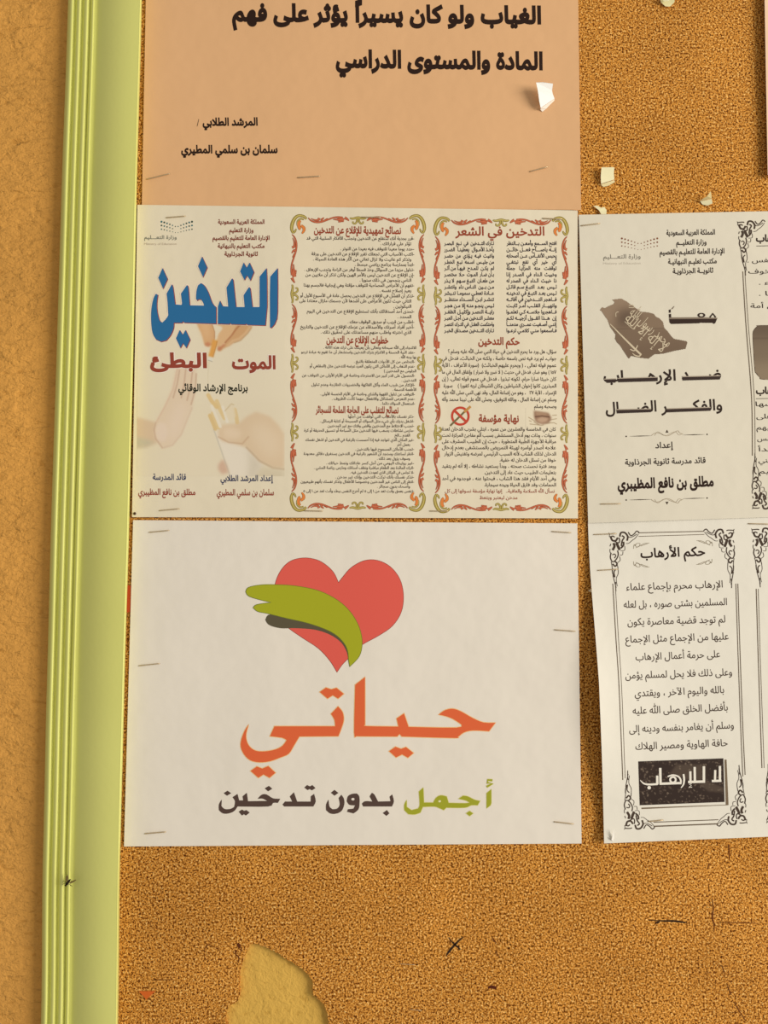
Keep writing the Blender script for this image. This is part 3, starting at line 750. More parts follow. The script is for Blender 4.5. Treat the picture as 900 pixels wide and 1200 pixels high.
B.block([('-ذكر نفسك بالأسباب التي توقفت من أجلها', N_, 408), ('-اشغل يديك بأي شيء مثل السواك أو المسبحة أو كتابة الرسائل .', N_, 375), ('-تجنب الاختلاط مع المدخنين واقض وقتك مع غير المدخنين', N_, 384),
 ('-مارس نشاطات يصعب فيها التدخين مثل السباحة أو تنسيق الحديقة أو كرة', N_, 356.5), ('القدم ...الخ', I, 462.5), ('-غير المكان الذي تتواجد فيه إذا أحسست بالرغبة في التدخين أو اشغل نفسك', N_, 358), ('بعمل آخر', I, 465),
 ('-تجنب الأماكن المسموح فيها بالتدخين .', N_, 416), ('-انظر لساعتك وستجد أن الشعور بالرغبة في التدخين يستغرق دقائق معدودة', N_, 356), ('وسوف يزول بعد ذلك .', I, 442), ('-غير روتينك اليومي من أجل كسر عاداتك ونمط حياتك .', N_, 382.5),
 ('-اترك المائدة بعد الطعام مباشرة ونظف أسنانك ومارس رياضة المشي .', N_, 368), ('-لا تجلس في المكان الذي تعودت التدخين فيه .', N_, 410), ('-تذكر نفسك بأنك تركت التدخين وإنك غير مدخن .', N_, 393),
 ('-انظر إلى الناس غير المدخنين وخصوصا الأطفال وتذكر نفسك بأنهم طبيعيون', N_, 352.5), ('وأصحاء بدون سجائر .', I, 442), ('-تنفس بعمق وأنت تعد من ١ إلى ٥ ثم أخرج النفس ببطء وأنت تعد من ١ إلى ٥', N_, 355.6)],
 485.2, 489.7, 577, 3.35, BR, .014, .002)
# third panel
B.text('panel_title', 'التدخين في الشعر', (638, 275.8), (533.5, 275.8), 10.2, RED, .02, .03, 3)
r_ = ['افتح الســمع وأمعـن بــالنظر', 'إنــه ياصـــاح فعــل خائــن', 'يحبس الأنفــاس عــن أصحابه', 'أي   خير   أي   نفع   نبتغـي', 'توقفت   منه   المزايـا   جملة', 'وخبيث  الـداء  في  الصـدر  إذا', 'ذا  خبيث  الـداء  في  الصدر له', 'لـيس  بعـد  التبـغ سـم قاتـل', 'لـيس بعـد التبـغ في تدخينـه', 'فــاهجر التـــدخين في آفاتــه', 'وانهيــار القلـب أمـر ثابـت', 'فــاهجروا جلاســه كـي تعلمـوا', 'إن  هــذا القــول أزجيــه لكـم', 'إننـي أصـغيت عمــري مدمنــا', 'فـاسمعوا منـي كلامـي ترعـوا']
l_ = ['تـارك التــدخين  في  نـبع  البصـر', 'يأخـذ الأمـوال  يعطينـا  الضـرر', 'واغيث  فيـه  يـؤذي  من  حضـر', 'من جليـس  اسـمه  نبـع  الخطـر', 'لم  يكـن  للمـدح  فيهـا من أثـر', 'بـان ضـار  المـوت  حـلا  مختصـر', 'من طعـان  التبـغ سـهم  لا يـذر', 'مـن بــين  النـاس داء  وانتشـر', 'عــادة تعطـي سمومـا تنـبشر', 'تنشـر ابـن الســداء منتظــر', 'لـيس ينجـو منـه إلا مـن هجـر', 'رايــة النصـر وإكليـل الظفـر', 'معشـر التـدخين مـن أجـل العبـر', 'واحتكمت العقـل في التـرك انتصـر', 'تـارك التــدخين مصـداق الخبـر']
for i in range(15):
    y = 287 + 7.3 * i
    B.text('text_line', r_[i], (652.4, y), (593.6, y), 4.3, ink(54, 42, 48), .022, .038)
    B.text('text_line', l_[i], (579, y), (520.6, y), 4.3, ink(54, 42, 48), .022, .038)
B.text('panel_title', 'حكم التدخين', (609, 404), (560.5, 403.6), 8.4, RED, **TT)
B.block([('سؤال، هل ورد ما يحرم التدخين في حياة النبي صلى الله عليه وسلم ؟', N_, 525), ('جواب، لم يرد فيه نص باسمه خاصة ، ولكنه من الخبائث، فدخل في', N_, 518), ('عموم قوله تعالى ، ( ويحرم عليهم الخبائث)  (سورة الأعراف ، الآية', N_, 518),
 ('١٥٧ ) وهو ضار، فدخل في حديث ( لا ضرر ولا ضرار ) وإنفاق المال في ما', N_, 518), ('كان خبيثا ضارا حرام، لكونه تبذيرا ، فدخل في عموم قوله تعالى، ( إن', N_, 518), ('المبذرين كانوا إخوان الشياطين وكان الشيطان لربه كفورا )    سورة', N_, 520),
 ('الإسراء ، الآية ٢٧   ، وهو من إضاعة المال، وقد نهى النبي صلى الله عليه', N_, 518), ('وسلم عن إضاعة المال ، وبالله التوفيق، وصلى الله على نبينا محمد وآله', N_, 518), ('وصحبه وسلم', N_, 626)], 652, 414, 478.2, 4.4, BR, .014, .002)
B.text('panel_title', 'نهاية مؤسفة', (608, 494.6), (561, 494.2), 8.4, RED, **TT)
B.block([('كان في الخامسة والعشرين من عمره ، ابتلي بشرب الدخان لعدة', N_, 518), ('سنوات ، وذات يوم أدخل المستشفى بسبب ألم مفاجئ المركزة تحت', N_, 518), ('مراقبة الأجهزة الطبية المتطورة ، حيث إن الطبيب المشرف على', N_, 518), ('علاجه أصدر أوامره لهيئة التمريض بالمستشفى بعدم إدخال', N_, 518),
 ('الدخان لذلك الشاب لأنه السبب الرئيسي لمرضه وتفتيش الزوار', N_, 520.5), ('خوفا من تسلل الدخان له خفية.', N_, 585.7), ('وبعد فترة تحسنت صحته ، وبدأ يستعيد نشاطه ، إلا أنه لم يتقيد', N_, 518), ('بتعليمات الطبيب حيث عاد إلى التدخين.', N_, 567.7), ('وفي أحد الأيام فقد هذا الشاب ، فبحثوا عنه ، فوجدوه في أحد', N_, 518), ('الحمامات وقد فارق الحياة وبيده سيجارة.', N_, 567.7)], 651.6, 504.8, 570, 4.2, BR, .014, .002)
B.block([('نسأل الله السلامة والعافية..   إنها نهاية مؤسفة نسوقها إلى كل', N_, 521.5), ('مدخن ليعتبر ويتعظ', 606.4, 562)], 650, 577.4, 585, 4.2, ink(152, 72, 50), .012, .002)
# no smoking sign and lips
pm = Pm(); pm.disc(539.5, 487.6, 11, 11.3, 0, 32, .76); B.put('sign_ring', pm, ink(196, 72, 50), .0001)
pm = Pm(); pm.stroke([(527.6, 499), (546, 481)], 2.2, 0, False); B.put('cigarette', pm, ink(120, 104, 66), .0001)
pm = Pm(); pm.stroke([(544, 483), (551.6, 476.2)], 2.8, 0, False); B.put('cigarette_filter', pm, ink(196, 140, 72), .00011)
pm = Pm(); pm.stroke([(532, 480.5), (547, 494.8)], 2.8, 0, False); B.put('sign_bar', pm, ink(196, 72, 50), .00013)
KL = lambda p: S(p, 520, 465, 6.43)
pl = Pic(616, 478, 656, 502, .5, PAPER_B)
for p_ in ([(640, 155), (665, 170), (690, 185)], [(820, 140), (850, 138)], [(800, 175), (850, 165)], [(650, 205), (740, 215), (750, 212)], [(770, 200), (830, 195), (850, 205)], [(645, 180), (660, 185)], [(680, 190), (720, 212)]):
    pl.stroke(KL(p_), .9, (160, 134, 100), .7, .8)
pl.poly(KL([(678, 105), (720, 112), (790, 122), (812, 160), (795, 195), (750, 208), (700, 195), (682, 160)]), (142, 104, 78), .9, .95)
pl.poly(KL([(690, 112), (770, 122), (790, 140), (740, 138), (695, 140)]), (176, 140, 108), 1, .9)
pl.poly(KL([(700, 165), (740, 150), (790, 160), (780, 185), (740, 198), (705, 185)]), (196, 160, 128), 1.2, .9)
pl.stroke(KL([(690, 150), (740, 145), (795, 152)]), 1.0, (96, 64, 48), .8, .9)
pl.put(B, 'lips_picture')

# --- heart poster
K4 = lambda p: S(p, 280, 640, 4.5)
heart = smooth(K4([(525, 192), (500, 140), (460, 100), (410, 72), (340, 62), (270, 80), (220, 130), (190, 205), (190, 300), (225, 390), (262, 432), (330, 480), (420, 540), (480, 605), (517, 665), (545, 625), (577, 592), (610, 560), (650, 520), (740, 470), (810, 420), (855, 350), (868, 270), (855, 190), (820, 130), (770, 90), (710, 72), (650, 80), (590, 115), (550, 160)]), 55)
ribbon = smooth(K4([(36, 240), (50, 218), (110, 205), (190, 203), (300, 210), (420, 235), (520, 285), (590, 350), (635, 430), (650, 510), (635, 580), (585, 635), (578, 600), (575, 560), (560, 520), (520, 475), (460, 440), (360, 405), (250, 380), (150, 355), (100, 345), (75, 325), (95, 308), (172, 297), (100, 280), (50, 262)]), 60)
under = smooth(K4([(140, 388), (170, 360), (300, 385), (420, 415), (500, 450), (560, 505), (585, 570), (584, 638), (577, 600), (570, 560), (540, 508), (480, 466), (400, 440), (300, 432), (220, 432), (160, 415)]), 60)
for q, c_, l_ in ((grown(heart, .35), (150, 66, 54), .00006), (grown(heart, -.25), (222, 92, 76), .0001), (grown(under, .2), (92, 82, 60), .00014), (grown(ribbon, .35), (116, 122, 40), .00018), (grown(ribbon, -.3), (166, 165, 34), .00022)):
    pm = Pm(); pm.poly(q); Cc.put('heart' if c_[0] in (222,) else 'ribbon' if c_[0] == 166 else 'outline', pm, ink(*c_), l_, 7)
HY = [smooth(S(p, 270, 790, 5.625), 40, 3) for p in (
 [(122, 330), (105, 390), (108, 440), (130, 480), (170, 505), (230, 508), (300, 495), (345, 470), (370, 435), (340, 420), (260, 410), (290, 343), (690, 343), (685, 300), (662, 262), (710, 212), (740, 250), (748, 300), (735, 350), (712, 410), (455, 412), (420, 470), (385, 525), (330, 550), (260, 575), (190, 582), (130, 568), (90, 530), (68, 480), (72, 430), (95, 370)],
 [(888, 18), (822, 70), (815, 385), (830, 410), (900, 411), (1100, 412), (1115, 395), (1130, 412), (1480, 422), (1500, 415), (1540, 385), (1600, 372), (1705, 377), (1748, 320), (1670, 318), (1600, 290), (1520, 245), (1470, 228), (1430, 232), (1400, 245), (1372, 268), (1420, 278), (1470, 298), (1522, 332), (1490, 352), (1175, 347), (1145, 258), (1095, 292), (1107, 345), (900, 342), (888, 335)])]
HY += [S(p, 270, 790, 5.625) for p in ([(588, 118), (630, 88), (665, 100), (700, 90), (748, 130), (710, 162), (675, 140), (640, 162)], [(132, 638), (175, 608), (210, 622), (250, 605), (298, 650), (258, 684), (218, 662), (184, 684)], [(1045, 508), (1088, 478), (1125, 492), (1158, 480), (1208, 520), (1170, 552), (1132, 530), (1092, 550)])]
a, b = Pm(), Pm()
for q in HY: a.poly(grown(q, .6)); b.poly(grown(q, -.2))
Cc.put('heading_halo', a, ink(240, 186, 122), .00007, 8); Cc.put('heading', b, ink(222, 100, 56), .00012, 8)
a, b = Pm(), Pm()
for q in (smooth(S([(755, 178), (720, 170), (680, 150), (650, 145), (620, 165), (665, 175), (690, 188), (660, 192), (560, 190), (548, 150), (510, 143), (480, 160), (465, 188), (407, 188), (403, 95), (375, 120), (380, 200), (370, 225), (330, 235), (300, 215), (300, 172), (285, 200), (285, 235), (310, 260), (350, 262), (385, 250), (400, 215), (470, 213), (500, 222), (530, 235), (545, 220), (660, 220), (700, 205), (740, 205)], 420, 905, 5.294), 40, 3),
          S([(825, 105), (795, 130), (795, 225), (820, 205), (825, 190)], 420, 905, 5.294), S([(690, 240), (712, 255), (690, 272), (668, 255)], 420, 905, 5.294)):
    a.poly(grown(q, .5)); b.poly(grown(q, -.1))
for w, pm_ in ((3.4, a), (2.2, b)): pm_.stroke(S([(832, 50), (803, 48), (800, 66), (832, 70), (796, 90)], 420, 905, 5.294), w, .02, False)
Cc.put('slogan_halo', a, ink(218, 204, 130), .00007, 8); Cc.put('slogan', b, ink(160, 158, 42), .00012, 8)
pm = Pm(); pm.disc(515.2, 939, 1.6, 1.3); Cc.put('letter_eye', pm, ink(226, 214, 160), .00016)
b = Pm()
for q in (S([(1110, 138), (1094, 152), (1100, 180), (1022, 182), (1000, 140), (984, 128), (970, 150), (987, 182), (942, 180), (922, 195), (930, 212), (1108, 212), (1120, 180)], 250, 905, 5.294),
          S([(1077, 235), (1092, 255), (1074, 270), (1052, 253)], 250, 905, 5.294),
          [(300 / 2, 0)][:0] or S([(860, 135), (890, 132), (905, 150), (907, 190), (900, 230), (870, 255), (830, 245), (835, 230), (870, 226), (880, 205), (845, 202), (828, 180), (835, 150)], 250, 905, 5.294),
          S([(795, 140), (778, 160), (785, 200), (770, 225), (740, 230), (720, 212), (715, 170), (700, 200), (700, 235), (725, 255), (760, 257), (795, 240), (812, 200), (810, 165)], 250, 905, 5.294),
          S([(752, 110), (775, 128), (752, 145), (730, 127)], 250, 905, 5.294),
          S([(625, 135), (605, 150), (605, 182), (520, 182), (500, 125), (475, 150), (490, 182), (445, 182), (430, 200), (440, 212), (620, 212), (635, 180)], 250, 905, 5.294),
          S([(565, 95), (582, 80), (600, 88), (615, 80), (633, 98), (612, 112), (598, 104), (585, 110)], 250, 905, 5.294),
          S([(415, 165), (370, 162), (330, 138), (300, 140), (275, 165), (305, 163), (335, 178), (215, 180), (208, 128), (182, 150), (186, 175), (160, 175), (150, 135), (120, 155), (135, 180), (130, 215), (105, 228), (70, 228), (50, 210), (52, 170), (35, 200), (35, 235), (60, 255), (95, 255), (130, 240), (150, 212), (340, 212), (370, 190), (400, 190)], 250, 905, 5.294),
          S([(345, 85), (365, 102), (340, 118), (320, 100)], 250, 905, 5.294), S([(88, 115), (110, 130), (85, 145), (65, 130)], 250, 905, 5.294),
          S([(158, 245), (178, 232), (192, 240), (205, 235), (225, 250), (202, 268), (190, 260), (178, 268)], 250, 905, 5.294)):
    b.poly(grown(smooth(q, 50, 3), .1))
Cc.put('slogan', b, ink(84, 64, 54), .0001, 8)
pm = Pm(); pm.disc(250 + 866 / 5.294, 905 + 167 / 5.294, 1.9, 1.5); Cc.put('letter_eye', pm, ink(*PAPER_C), .00016)

# --- sheet with the map
DK = ink(50, 36, 28)
for t, xr, yr, xl, yl in (('المملكة العربية السعودية', 838, 274.6, 781, 275.6), ('وزارة التعليــم', 828, 286.2, 792.5, 286.8), ('الإدارة العامة للتعليـم بالقصيم', 849, 296.8, 773, 298.2), ('مكتب تعليـم النبهانيـة', 840, 308.4, 783, 309.4), ('ثانويــة الجرذاويـة', 836, 319.4, 788.5, 320.6)):
    Dd.text('text_line', t, (xr, yr), (xl, yl), 6.0, DK, .02, .032)
dots(Dd, 728.8, 279.4, 770.3, 287, (140, 92, 64), (128, 76, 56), 1.15)
Dd.text('logo_text', 'وزارة التعـــليم', (750.7, 302.6), (707, 303.2), 5.0, ink(128, 118, 102), .008, .014)
Dd.text('logo_text', 'Ministry of Education', (750.7, 309.6), (707, 310), 2.7, ink(202, 188, 164), 0, ltr=True)
K6 = lambda p: S(p, 690, 330, 6.43)
outl = K6([(245, 125), (290, 150), (330, 180), (395, 225), (450, 230), (490, 240), (510, 265), (535, 275), (560, 300), (570, 345), (600, 378), (620, 405), (645, 430), (700, 440), (740, 448), (745, 462), (730, 508), (640, 525), (560, 545), (495, 550), (450, 583), (380, 575), (320, 562), (302, 586), (270, 540), (235, 485), (210, 460), (195, 430), (200, 400), (180, 370), (160, 345), (140, 290), (125, 270), (95, 225), (80, 215), (100, 190), (120, 198), (150, 182), (185, 168), (192, 155), (172, 135)])
pm_ = Pic(701, 347, 808, 423, .5, (132, 108, 84))
pm_.poly(K6([(60, 100), (420, 100), (420, 250), (250, 230), (180, 330), (60, 300)]), (150, 124, 98), 5, .8)
pm_.poly(K6([(215, 220), (330, 200), (400, 260), (300, 340), (215, 350)]), (92, 72, 56), 6, .8)
pm_.poly(K6([(150, 360), (600, 360), (760, 460), (740, 600), (250, 600)]), (120, 97, 75), 2, .9)
pm_.poly(K6([(300, 480), (740, 440), (740, 600), (250, 600)]), (108, 86, 66), 6, .6)
pm_.stroke(K6([(180, 358), (580, 352)]), .8, (100, 80, 62), .8, .7)
pm_.put(Dd, 'map_silhouette', .0001, outl, label='dark grey map outline')
GL = ink(206, 186, 152)
pm = Pm(); text_px(pm, 'لا إله إلا الله', S([(545, 535)], 690, 330, 6.43)[0], S([(265, 290)], 690, 330, 6.43)[0], 13, -.003, -.003, 2)
text_px(pm, 'محمد رسول الله', S([(590, 495)], 690, 330, 6.43)[0], S([(300, 245)], 690, 330, 6.43)[0], 12, -.003, -.003, 2)
for p_ in ([(205, 265), (205, 235), (225, 228)], [(300, 180), (330, 175), (340, 195), (300, 195)], [(270, 300), (330, 355), (350, 350)]): pm.stroke(K6(p_), .7)
Dd.put('map_lettering', pm, GL, .00016)
pm = Pm(); pm.stroke(K6([(160, 318), (240, 400), (330, 490), (395, 552)]), [.6, 1.6, 2.2, 2.2], 0); pm.stroke(K6([(312, 510), (345, 520), (368, 480)]), 1.2, .02); pm.stroke(K6([(395, 545), (380, 562), (350, 556), (330, 540)]), [1.6, 1.4, 1.2, .8], .02)
Dd.put('map_sword', pm, GL, .00016)
# 'together' word
K12 = lambda p: S(p, 770, 345, 11.25)
a, b = Pm(), Pm()
a.poly(K12([(160, 322), (795, 312), (770, 375), (750, 390), (732, 375), (590, 375), (580, 370), (560, 380), (190, 390), (165, 370)]))
a.poly(K12([(155, 260), (185, 256), (188, 312), (160, 315)])); a.poly(K12([(155, 205), (180, 195), (182, 238), (158, 244)]))
a.poly(*(lambda d: (d[0], [d[1]]))([[(822 + 4.6 * math.cos(t / 3) * q, 369.3 + 2.7 * math.sin(t / 3) * q) for t in range(19)] for q in (1, .52)]))
a.stroke(K12([(698, 302), (735, 252), (775, 302)]), 1.8, 0.02, False)
for p_ in ([(190, 195), (215, 165)], [(202, 190), (228, 155)]): b.stroke(K12(p_), .7)
b.poly(K12([(160, 303), (560, 300), (795, 308), (795, 322), (160, 326)]), layer=.03)
Dd.put('word_shadow', b, ink(132, 114, 94), .00012); Dd.put('word', a, ink(54, 38, 30), .00016, 8)
K_ = lambda p: S(p, 700, 425, 6)
for t, R, L in (('ضــــد', (845.2, 443.6), (799, 444.6)), ('الإرهـــــاب', (792, 445.6), (707.5, 447.2)), ('والفكــــــر', (846.5, 480.2), (775, 482.6)), ('الضــــال', (769.5, 481.8), (710, 484.2))):
    Dd.text('heading', t, R, L, 12.6, ink(50, 36, 28), .022, .03, 3, 8)
a, b = Pm(), Pm()
for q in ([(597, 100), (868, 94), (862, 118), (600, 125)], [(145, 112), (425, 104), (425, 130), (148, 138)], [(48, 118), (132, 115), (128, 140), (68, 142)], [(485, 326), (795, 316), (797, 338), (487, 350)], [(135, 332), (378, 327), (378, 348), (138, 357)]):
    a.poly(K_(q)); x0, y0 = q[0]; x1, y1 = q[1]
    b.poly(K_([(x0, y0 - 5), (x1, y1 - 5), (x1, y1 + 1), (x0, y0 + 1)]))
Dd.put('heading_bars', a, ink(58, 44, 38), .0002, 8); Dd.put('heading_shine', b, ink(176, 158, 134), .00022, 8)
def divider(y0, flip):
    a, b = Pm(), Pm()
    f = lambda p: [(725 + x / 7.83, y0 + (-(y - 120) if flip else (y - 120)) / 7.83 - (x - 440) * (.0245 / 7.83)) for x, y in p]
    for x in (70, 812): a.disc(*f([(x, 120)])[0], .9)
    for u, v in ((100, 300), (590, 790)): a.stroke(f([(u, 120), ((u + v) / 2, 120), (v, 120)]), [.15, 1.0, .15])
    a.poly(f([(430, 95), (458, 95), (444, 68)]))
    b.stroke(f([(300, 118), (340, 95), (380, 100), (430, 122), (470, 118), (540, 80), (560, 100), (590, 112)]), .7)
    b.stroke(f([(330, 120), (360, 85), (410, 118), (440, 118)]), .5); b.stroke(f([(450, 115), (520, 88), (550, 118), (580, 112)]), .5)
    Dd.put('divider', a, ink(70, 54, 42), .0001); Dd.put('divider', b, ink(176, 158, 130), .0001)
divider(510.2, False); divider(584.8, True)
Dd.text('text_line', 'إعداد', (789, 524.6), (768, 525.2), 7.0, DK, .016, .026)
Dd.text('text_line', 'قائد مدرسة ثانوية الجرذاوية', (827, 542.4), (732.6, 544.8), 6.6, DK, .016, .026)
Dd.text('text_line', 'مطلق بن نافع المظيبري', (836.5, 569.4), (724, 572.6), 11.4, INK, .032, .052, 3, 8)

# --- engraved border corners
CORNER = [([(235, 155), (300, 150), (322, 157)], 8), ([(250, 180), (270, 230), (310, 235), (335, 200)], 15), ([(255, 200), (275, 180), (300, 195)], 9), ([(250, 270), (240, 300)], 6), ([(360, 190), (375, 145), (420, 145), (452, 190), (442, 240)], 14),
          ([(385, 180), (410, 200), (385, 240), (372, 300)], 11), ([(268, 345), (292, 300), (282, 262)], 20), ([(318, 260), (332, 300), (352, 345)], 22), ([(400, 250), (398, 290), (366, 325)], 14), ([(300, 245), (340, 262), (355, 240), (350, 200)], 9),
          ([(250, 375), (238, 430), (262, 482), (305, 455), (332, 400), (325, 350)], 9), ([(262, 400), (288, 392), (302, 412), (285, 440)], 8), ([(262, 505), (290, 535), (314, 505), (290, 478)], 12), ([(255, 565), (258, 620), (280, 662), (274, 600), (300, 570)], 8),
          ([(322, 560), (322, 620), (296, 682), (304, 770)], 4), ([(258, 640), (276, 720), (290, 790)], 6), ([(460, 140), (490, 182), (530, 162), (560, 130), (590, 150)], 8), ([(430, 150), (470, 200), (520, 190), (560, 165)], 5), ([(580, 165), (540, 212), (500, 240), (460, 270), (428, 272)], 4),
          ([(412, 300), (408, 350), (360, 356)], 4), ([(388, 365), (382, 402), (350, 405)], 4), ([(345, 420), (352, 465), (322, 492)], 4), ([(232, 140), (240, 160), (236, 190)], 4), ([(245, 480), (252, 520), (256, 570)], 5), ([(305, 505), (318, 530), (322, 562)], 5), ([(288, 720), (284, 760), (286, 830)], 6), ([(240, 330), (236, 360), (246, 385)], 5)]
def engraved(sheet, spots, sc=1.0):
    for (ox, oy), ex, ey, s_ in spots:
        pm = Pm()
        for pts, w in CORNER:
            pm.stroke([(ox + ex[0] * (x - 230) / 10 * s_ + ey[0] * (y - 130) / 10 * s_, oy + ex[1] * (x - 230) / 10 * s_ + ey[1] * (y - 130) / 10 * s_) for x, y in pts], w / 10 * 1.3 + .15, 0)
        sheet.put('border_corner', pm, ink(70, 54, 42), .0001)
engraved(Ee, [((713.2, 623.3), (1, -.03), (.045, 1), 1), ((860.6, 619), (-1, .03), (.035, 1), 1), ((731.5, 973.2), (1, -.05), (-.02, -1), 1), ((876.2, 966.2), (-1, .06), (-.065, -1), 1), ((880.3, 618.4), (1, -.02), (.075, 1), 1), ((898.2, 965.6), (1, -.05), (-.05, -1), 1)])
engraved(Dd, [((863.6, 258.5), (1, -.02), (.08, 1), .92), ((881.5, 597.6), (1, -.03), (-.03, -1), .95)])
a, b = Pm(), Pm()
for pts, w in (([(748, 624.4), (825, 622.6)], 1.0), ([(748.5, 628.6), (825.5, 626.3)], .7), ([(766, 963.6), (842, 960.6)], 1.0), ([(766, 968.4), (842, 965.4)], 1.5),
               ([(718.2, 684), (722, 750), (725.6, 806), (729.9, 914)], 1.0), ([(721.1, 684), (725, 750), (728.6, 806), (732.7, 912)], .6),
               ([(862.4, 684), (864.8, 760), (868, 850), (870.6, 910)], .9), ([(864.8, 684), (867.2, 760), (870.5, 850), (873.3, 908)], .9),
               ([(886.3, 690), (889, 780), (893, 900)], 1.0), ([(888.7, 690), (891.4, 780), (895.6, 900)], .6)): a.stroke(pts, w)
Ee.put('border_lines', a, ink(104, 86, 66), .0001, 6)
for pts, w in (([(870.5, 318), (874.2, 380), (880.8, 465), (881.8, 534)], 1.0), ([(873, 318), (877, 380), (884, 465), (885, 534)], .6)): b.stroke(pts, w)
Dd.put('border_lines', b, ink(104, 86, 66), .0001, 6)
# page running out of the frame at the right
for t, xl, xr, y, h_, bo in (('هاب', 886, 905, 283, 8, .04), ('أنفس .', 876, 906, 307.5, 5.5, .006), ('الخوف', 877, 910, 320.5, 5.5, .006), ('ماء .', 889.5, 912, 333.5, 5.5, .006), ('ها .', 889.5, 908, 346.5, 5.5, .006), ('من أمة', 879.5, 914, 361, 5.5, .006),
                             ('هاب', 886, 905, 461.5, 8, .04), ('سها', 885.5, 906, 476, 5.5, .006), ('على', 886.5, 904, 490.5, 5.5, .006), ('عليهم', 886.5, 912, 503.5, 5.5, .006), ('سس', 887.5, 906, 516.5, 5.5, .006), ('يبدأ', 888.5, 908, 529, 5.5, .006), ('ديني', 889, 908, 542, 5.5, .006), ('قيم', 889.5, 908, 555, 5.5, .006)):
    Dd.text('text_line', t, (xr, y - .3), (xl, y), h_, DK if bo < .02 else INK, bo, bo)
pm = Pm(); pm.stroke([(886.5, 288.3), (948, 287)], .7); pm.stroke([(886, 467.2), (948, 466)], .7); Dd.put('underline', pm, DK)
rr = [(948, 381)] + [(892, 381), (887, 382.6), (883.6, 386), (882, 391), (882.4, 405), (884.2, 433), (886, 437.6), (890, 442), (896, 445)] + [(948, 445)]
pk = Pic(881, 380, 949, 446, 1.0, (100, 82, 64)); pk.poly([(870, 396), (960, 396), (960, 460), (870, 460)], (122, 103, 80), 7, .9); pk.poly([(870, 425), (960, 425), (960, 460), (870, 460)], (140, 120, 94), 6, .8)
pk.stroke([(880, 396.5), (950, 396.5)], .9, (84, 66, 52), 1, .7)
pm = Pm(); pm.poly(smooth(rr, 60)); Dd.put('picture_edge', pm, ink(96, 78, 61), .00007, 8)
pk.put(Dd, 'picture_box', .0001, smooth(rr, 60))

# --- lower right sheet
Ee.text('heading', 'حكم الأرهاب', (826.5, 651), (750.8, 653.6), 10.8, INK, .02, .03, 3, 8)
for (x, y, sx, sy) in ((743, 641, 1, 1), (743, 660, 1, -1), (834.5, 638, -1, 1), (834, 657, -1, -1)):
    pm = Pm()
    for pts in ([(0, -3), (4, 0), (8, -2), (12, -4), (18, -4.5)], [(1, -1), (3, -4), (7, -4), (6, -1), (2, 1)], [(8, -1), (13, -3), (16, -4)], [(-.5, 2), (0, -2), (3, -3)]):
        pm.stroke([(x + u * sx, y + v * sy) for u, v in pts], .6)
    Ee.put('flourish', pm, ink(150, 134, 108))
for t, xr, yr, xl, yl in (('الإرهاب محرم بإجماع علماء', 847, 688.4, 734, 691.8), ('المسلمين بشتى صوره ، بل لعله', 852, 709, 731, 712.4), ('لم توجد قضية معاصرة يكون', 850, 729.4, 735.5, 732.8), ('عليها من الإجماع مثل الإجماع', 854, 749.4, 733, 753.2), ('على حرمة أعمال الإرهاب', 844, 770.2, 745, 773.8), ('وعلى ذلك فلا يحل لمسلم يؤمن', 858, 791.4, 733, 795.4),
                          ('بالله واليوم الآخر ، ويقتدي', 848.7, 812, 744, 816.4), ('بأفضل الخلق صلى الله عليه', 853, 832.6, 741.6, 836.8), ('وسلم أن يغامر بنفسه ودينه إلى', 860, 853.6, 737.5, 858.4), ('حافة الهاوية ومصير الهلاك', 853, 874.2, 744.8, 878.6)):
    Ee.text('text_line', t, (xr, yr), (xl, yl), 8.4, ink(66, 48, 36), .004, .008, 3, 10)
K7 = lambda p: S(p, 735, 880, 6.92)
pm = Pm(); pm.poly(K7([(115, 460), (800, 436), (790, 70), (806, 70), (822, 436), (820, 440), (117, 472)])); Ee.put('box_shadow', pm, ink(118, 98, 74), .0001, 8)
pb = Pic(747, 887, 850.5, 945, .5, (48, 33, 26)); rg = random.Random(5)
pb.poly(K7([(400, 110), (640, 110), (640, 240), (790, 300), (780, 335), (660, 330), (560, 250), (340, 190)]), (84, 68, 54), 1.0, .8)
for _ in range(330):
    x = rg.uniform(90, 780); y = rg.uniform(70, 430)
    if 120 < y < 260 and x > 240 and rg.random() < .6: continue
    c_ = rg.choice(((96, 80, 64), (122, 104, 84), (80, 64, 52))); pb.stroke(K7([(x, y), (x + rg.uniform(-9, 9), y + rg.uniform(-9, 9))]), rg.uniform(.5, 1.9), c_, .6, .8)
pm = Pm(); pm.poly(K7([(90, 85), (780, 60), (790, 414), (102, 441)])); Ee.put('box_edge', pm, ink(48, 33, 26), .00011, 8)
pb.put(Ee, 'lettered_box', .00014, K7([(90, 85), (780, 60), (790, 414), (102, 441)]), label='black printed box with white lettering')
pm = Pm()
for pts, w in (([(752, 122), (752, 250)], 2.5), ([(686, 244), (764, 242)], 2.5), ([(714, 155), (712, 243)], 2.3), ([(622, 124), (622, 256)], 2.6), ([(494, 252), (630, 248)], 2.6), ([(547, 130), (549, 250)], 2.5), ([(512, 165), (513, 250)], 2.4), ([(522, 266), (503, 270), (520, 280), (500, 294), (526, 294)], .9),
               ([(268, 138), (270, 268)], 2.6), ([(262, 266), (440, 260)], 2.5), ([(243, 200), (244, 272), ], 2.5)): pm.stroke(K7(pts), w * 1.1, 0, False)
pm.stroke(K7([(456, 188), (462, 230), (456, 272), (436, 300)]), [2.3, 2.3, 1.9, .9], .02)
pm.stroke(K7([(248, 268), (180, 272), (135, 264), (104, 236)]), [2.4, 2.2, 1.9, .4], .02)
pm.stroke(K7([(328, 208), (370, 196), (415, 208), (434, 236), (434, 262)]), [1.6, 1.9, 1.9, 2.1, 2.1], .03)
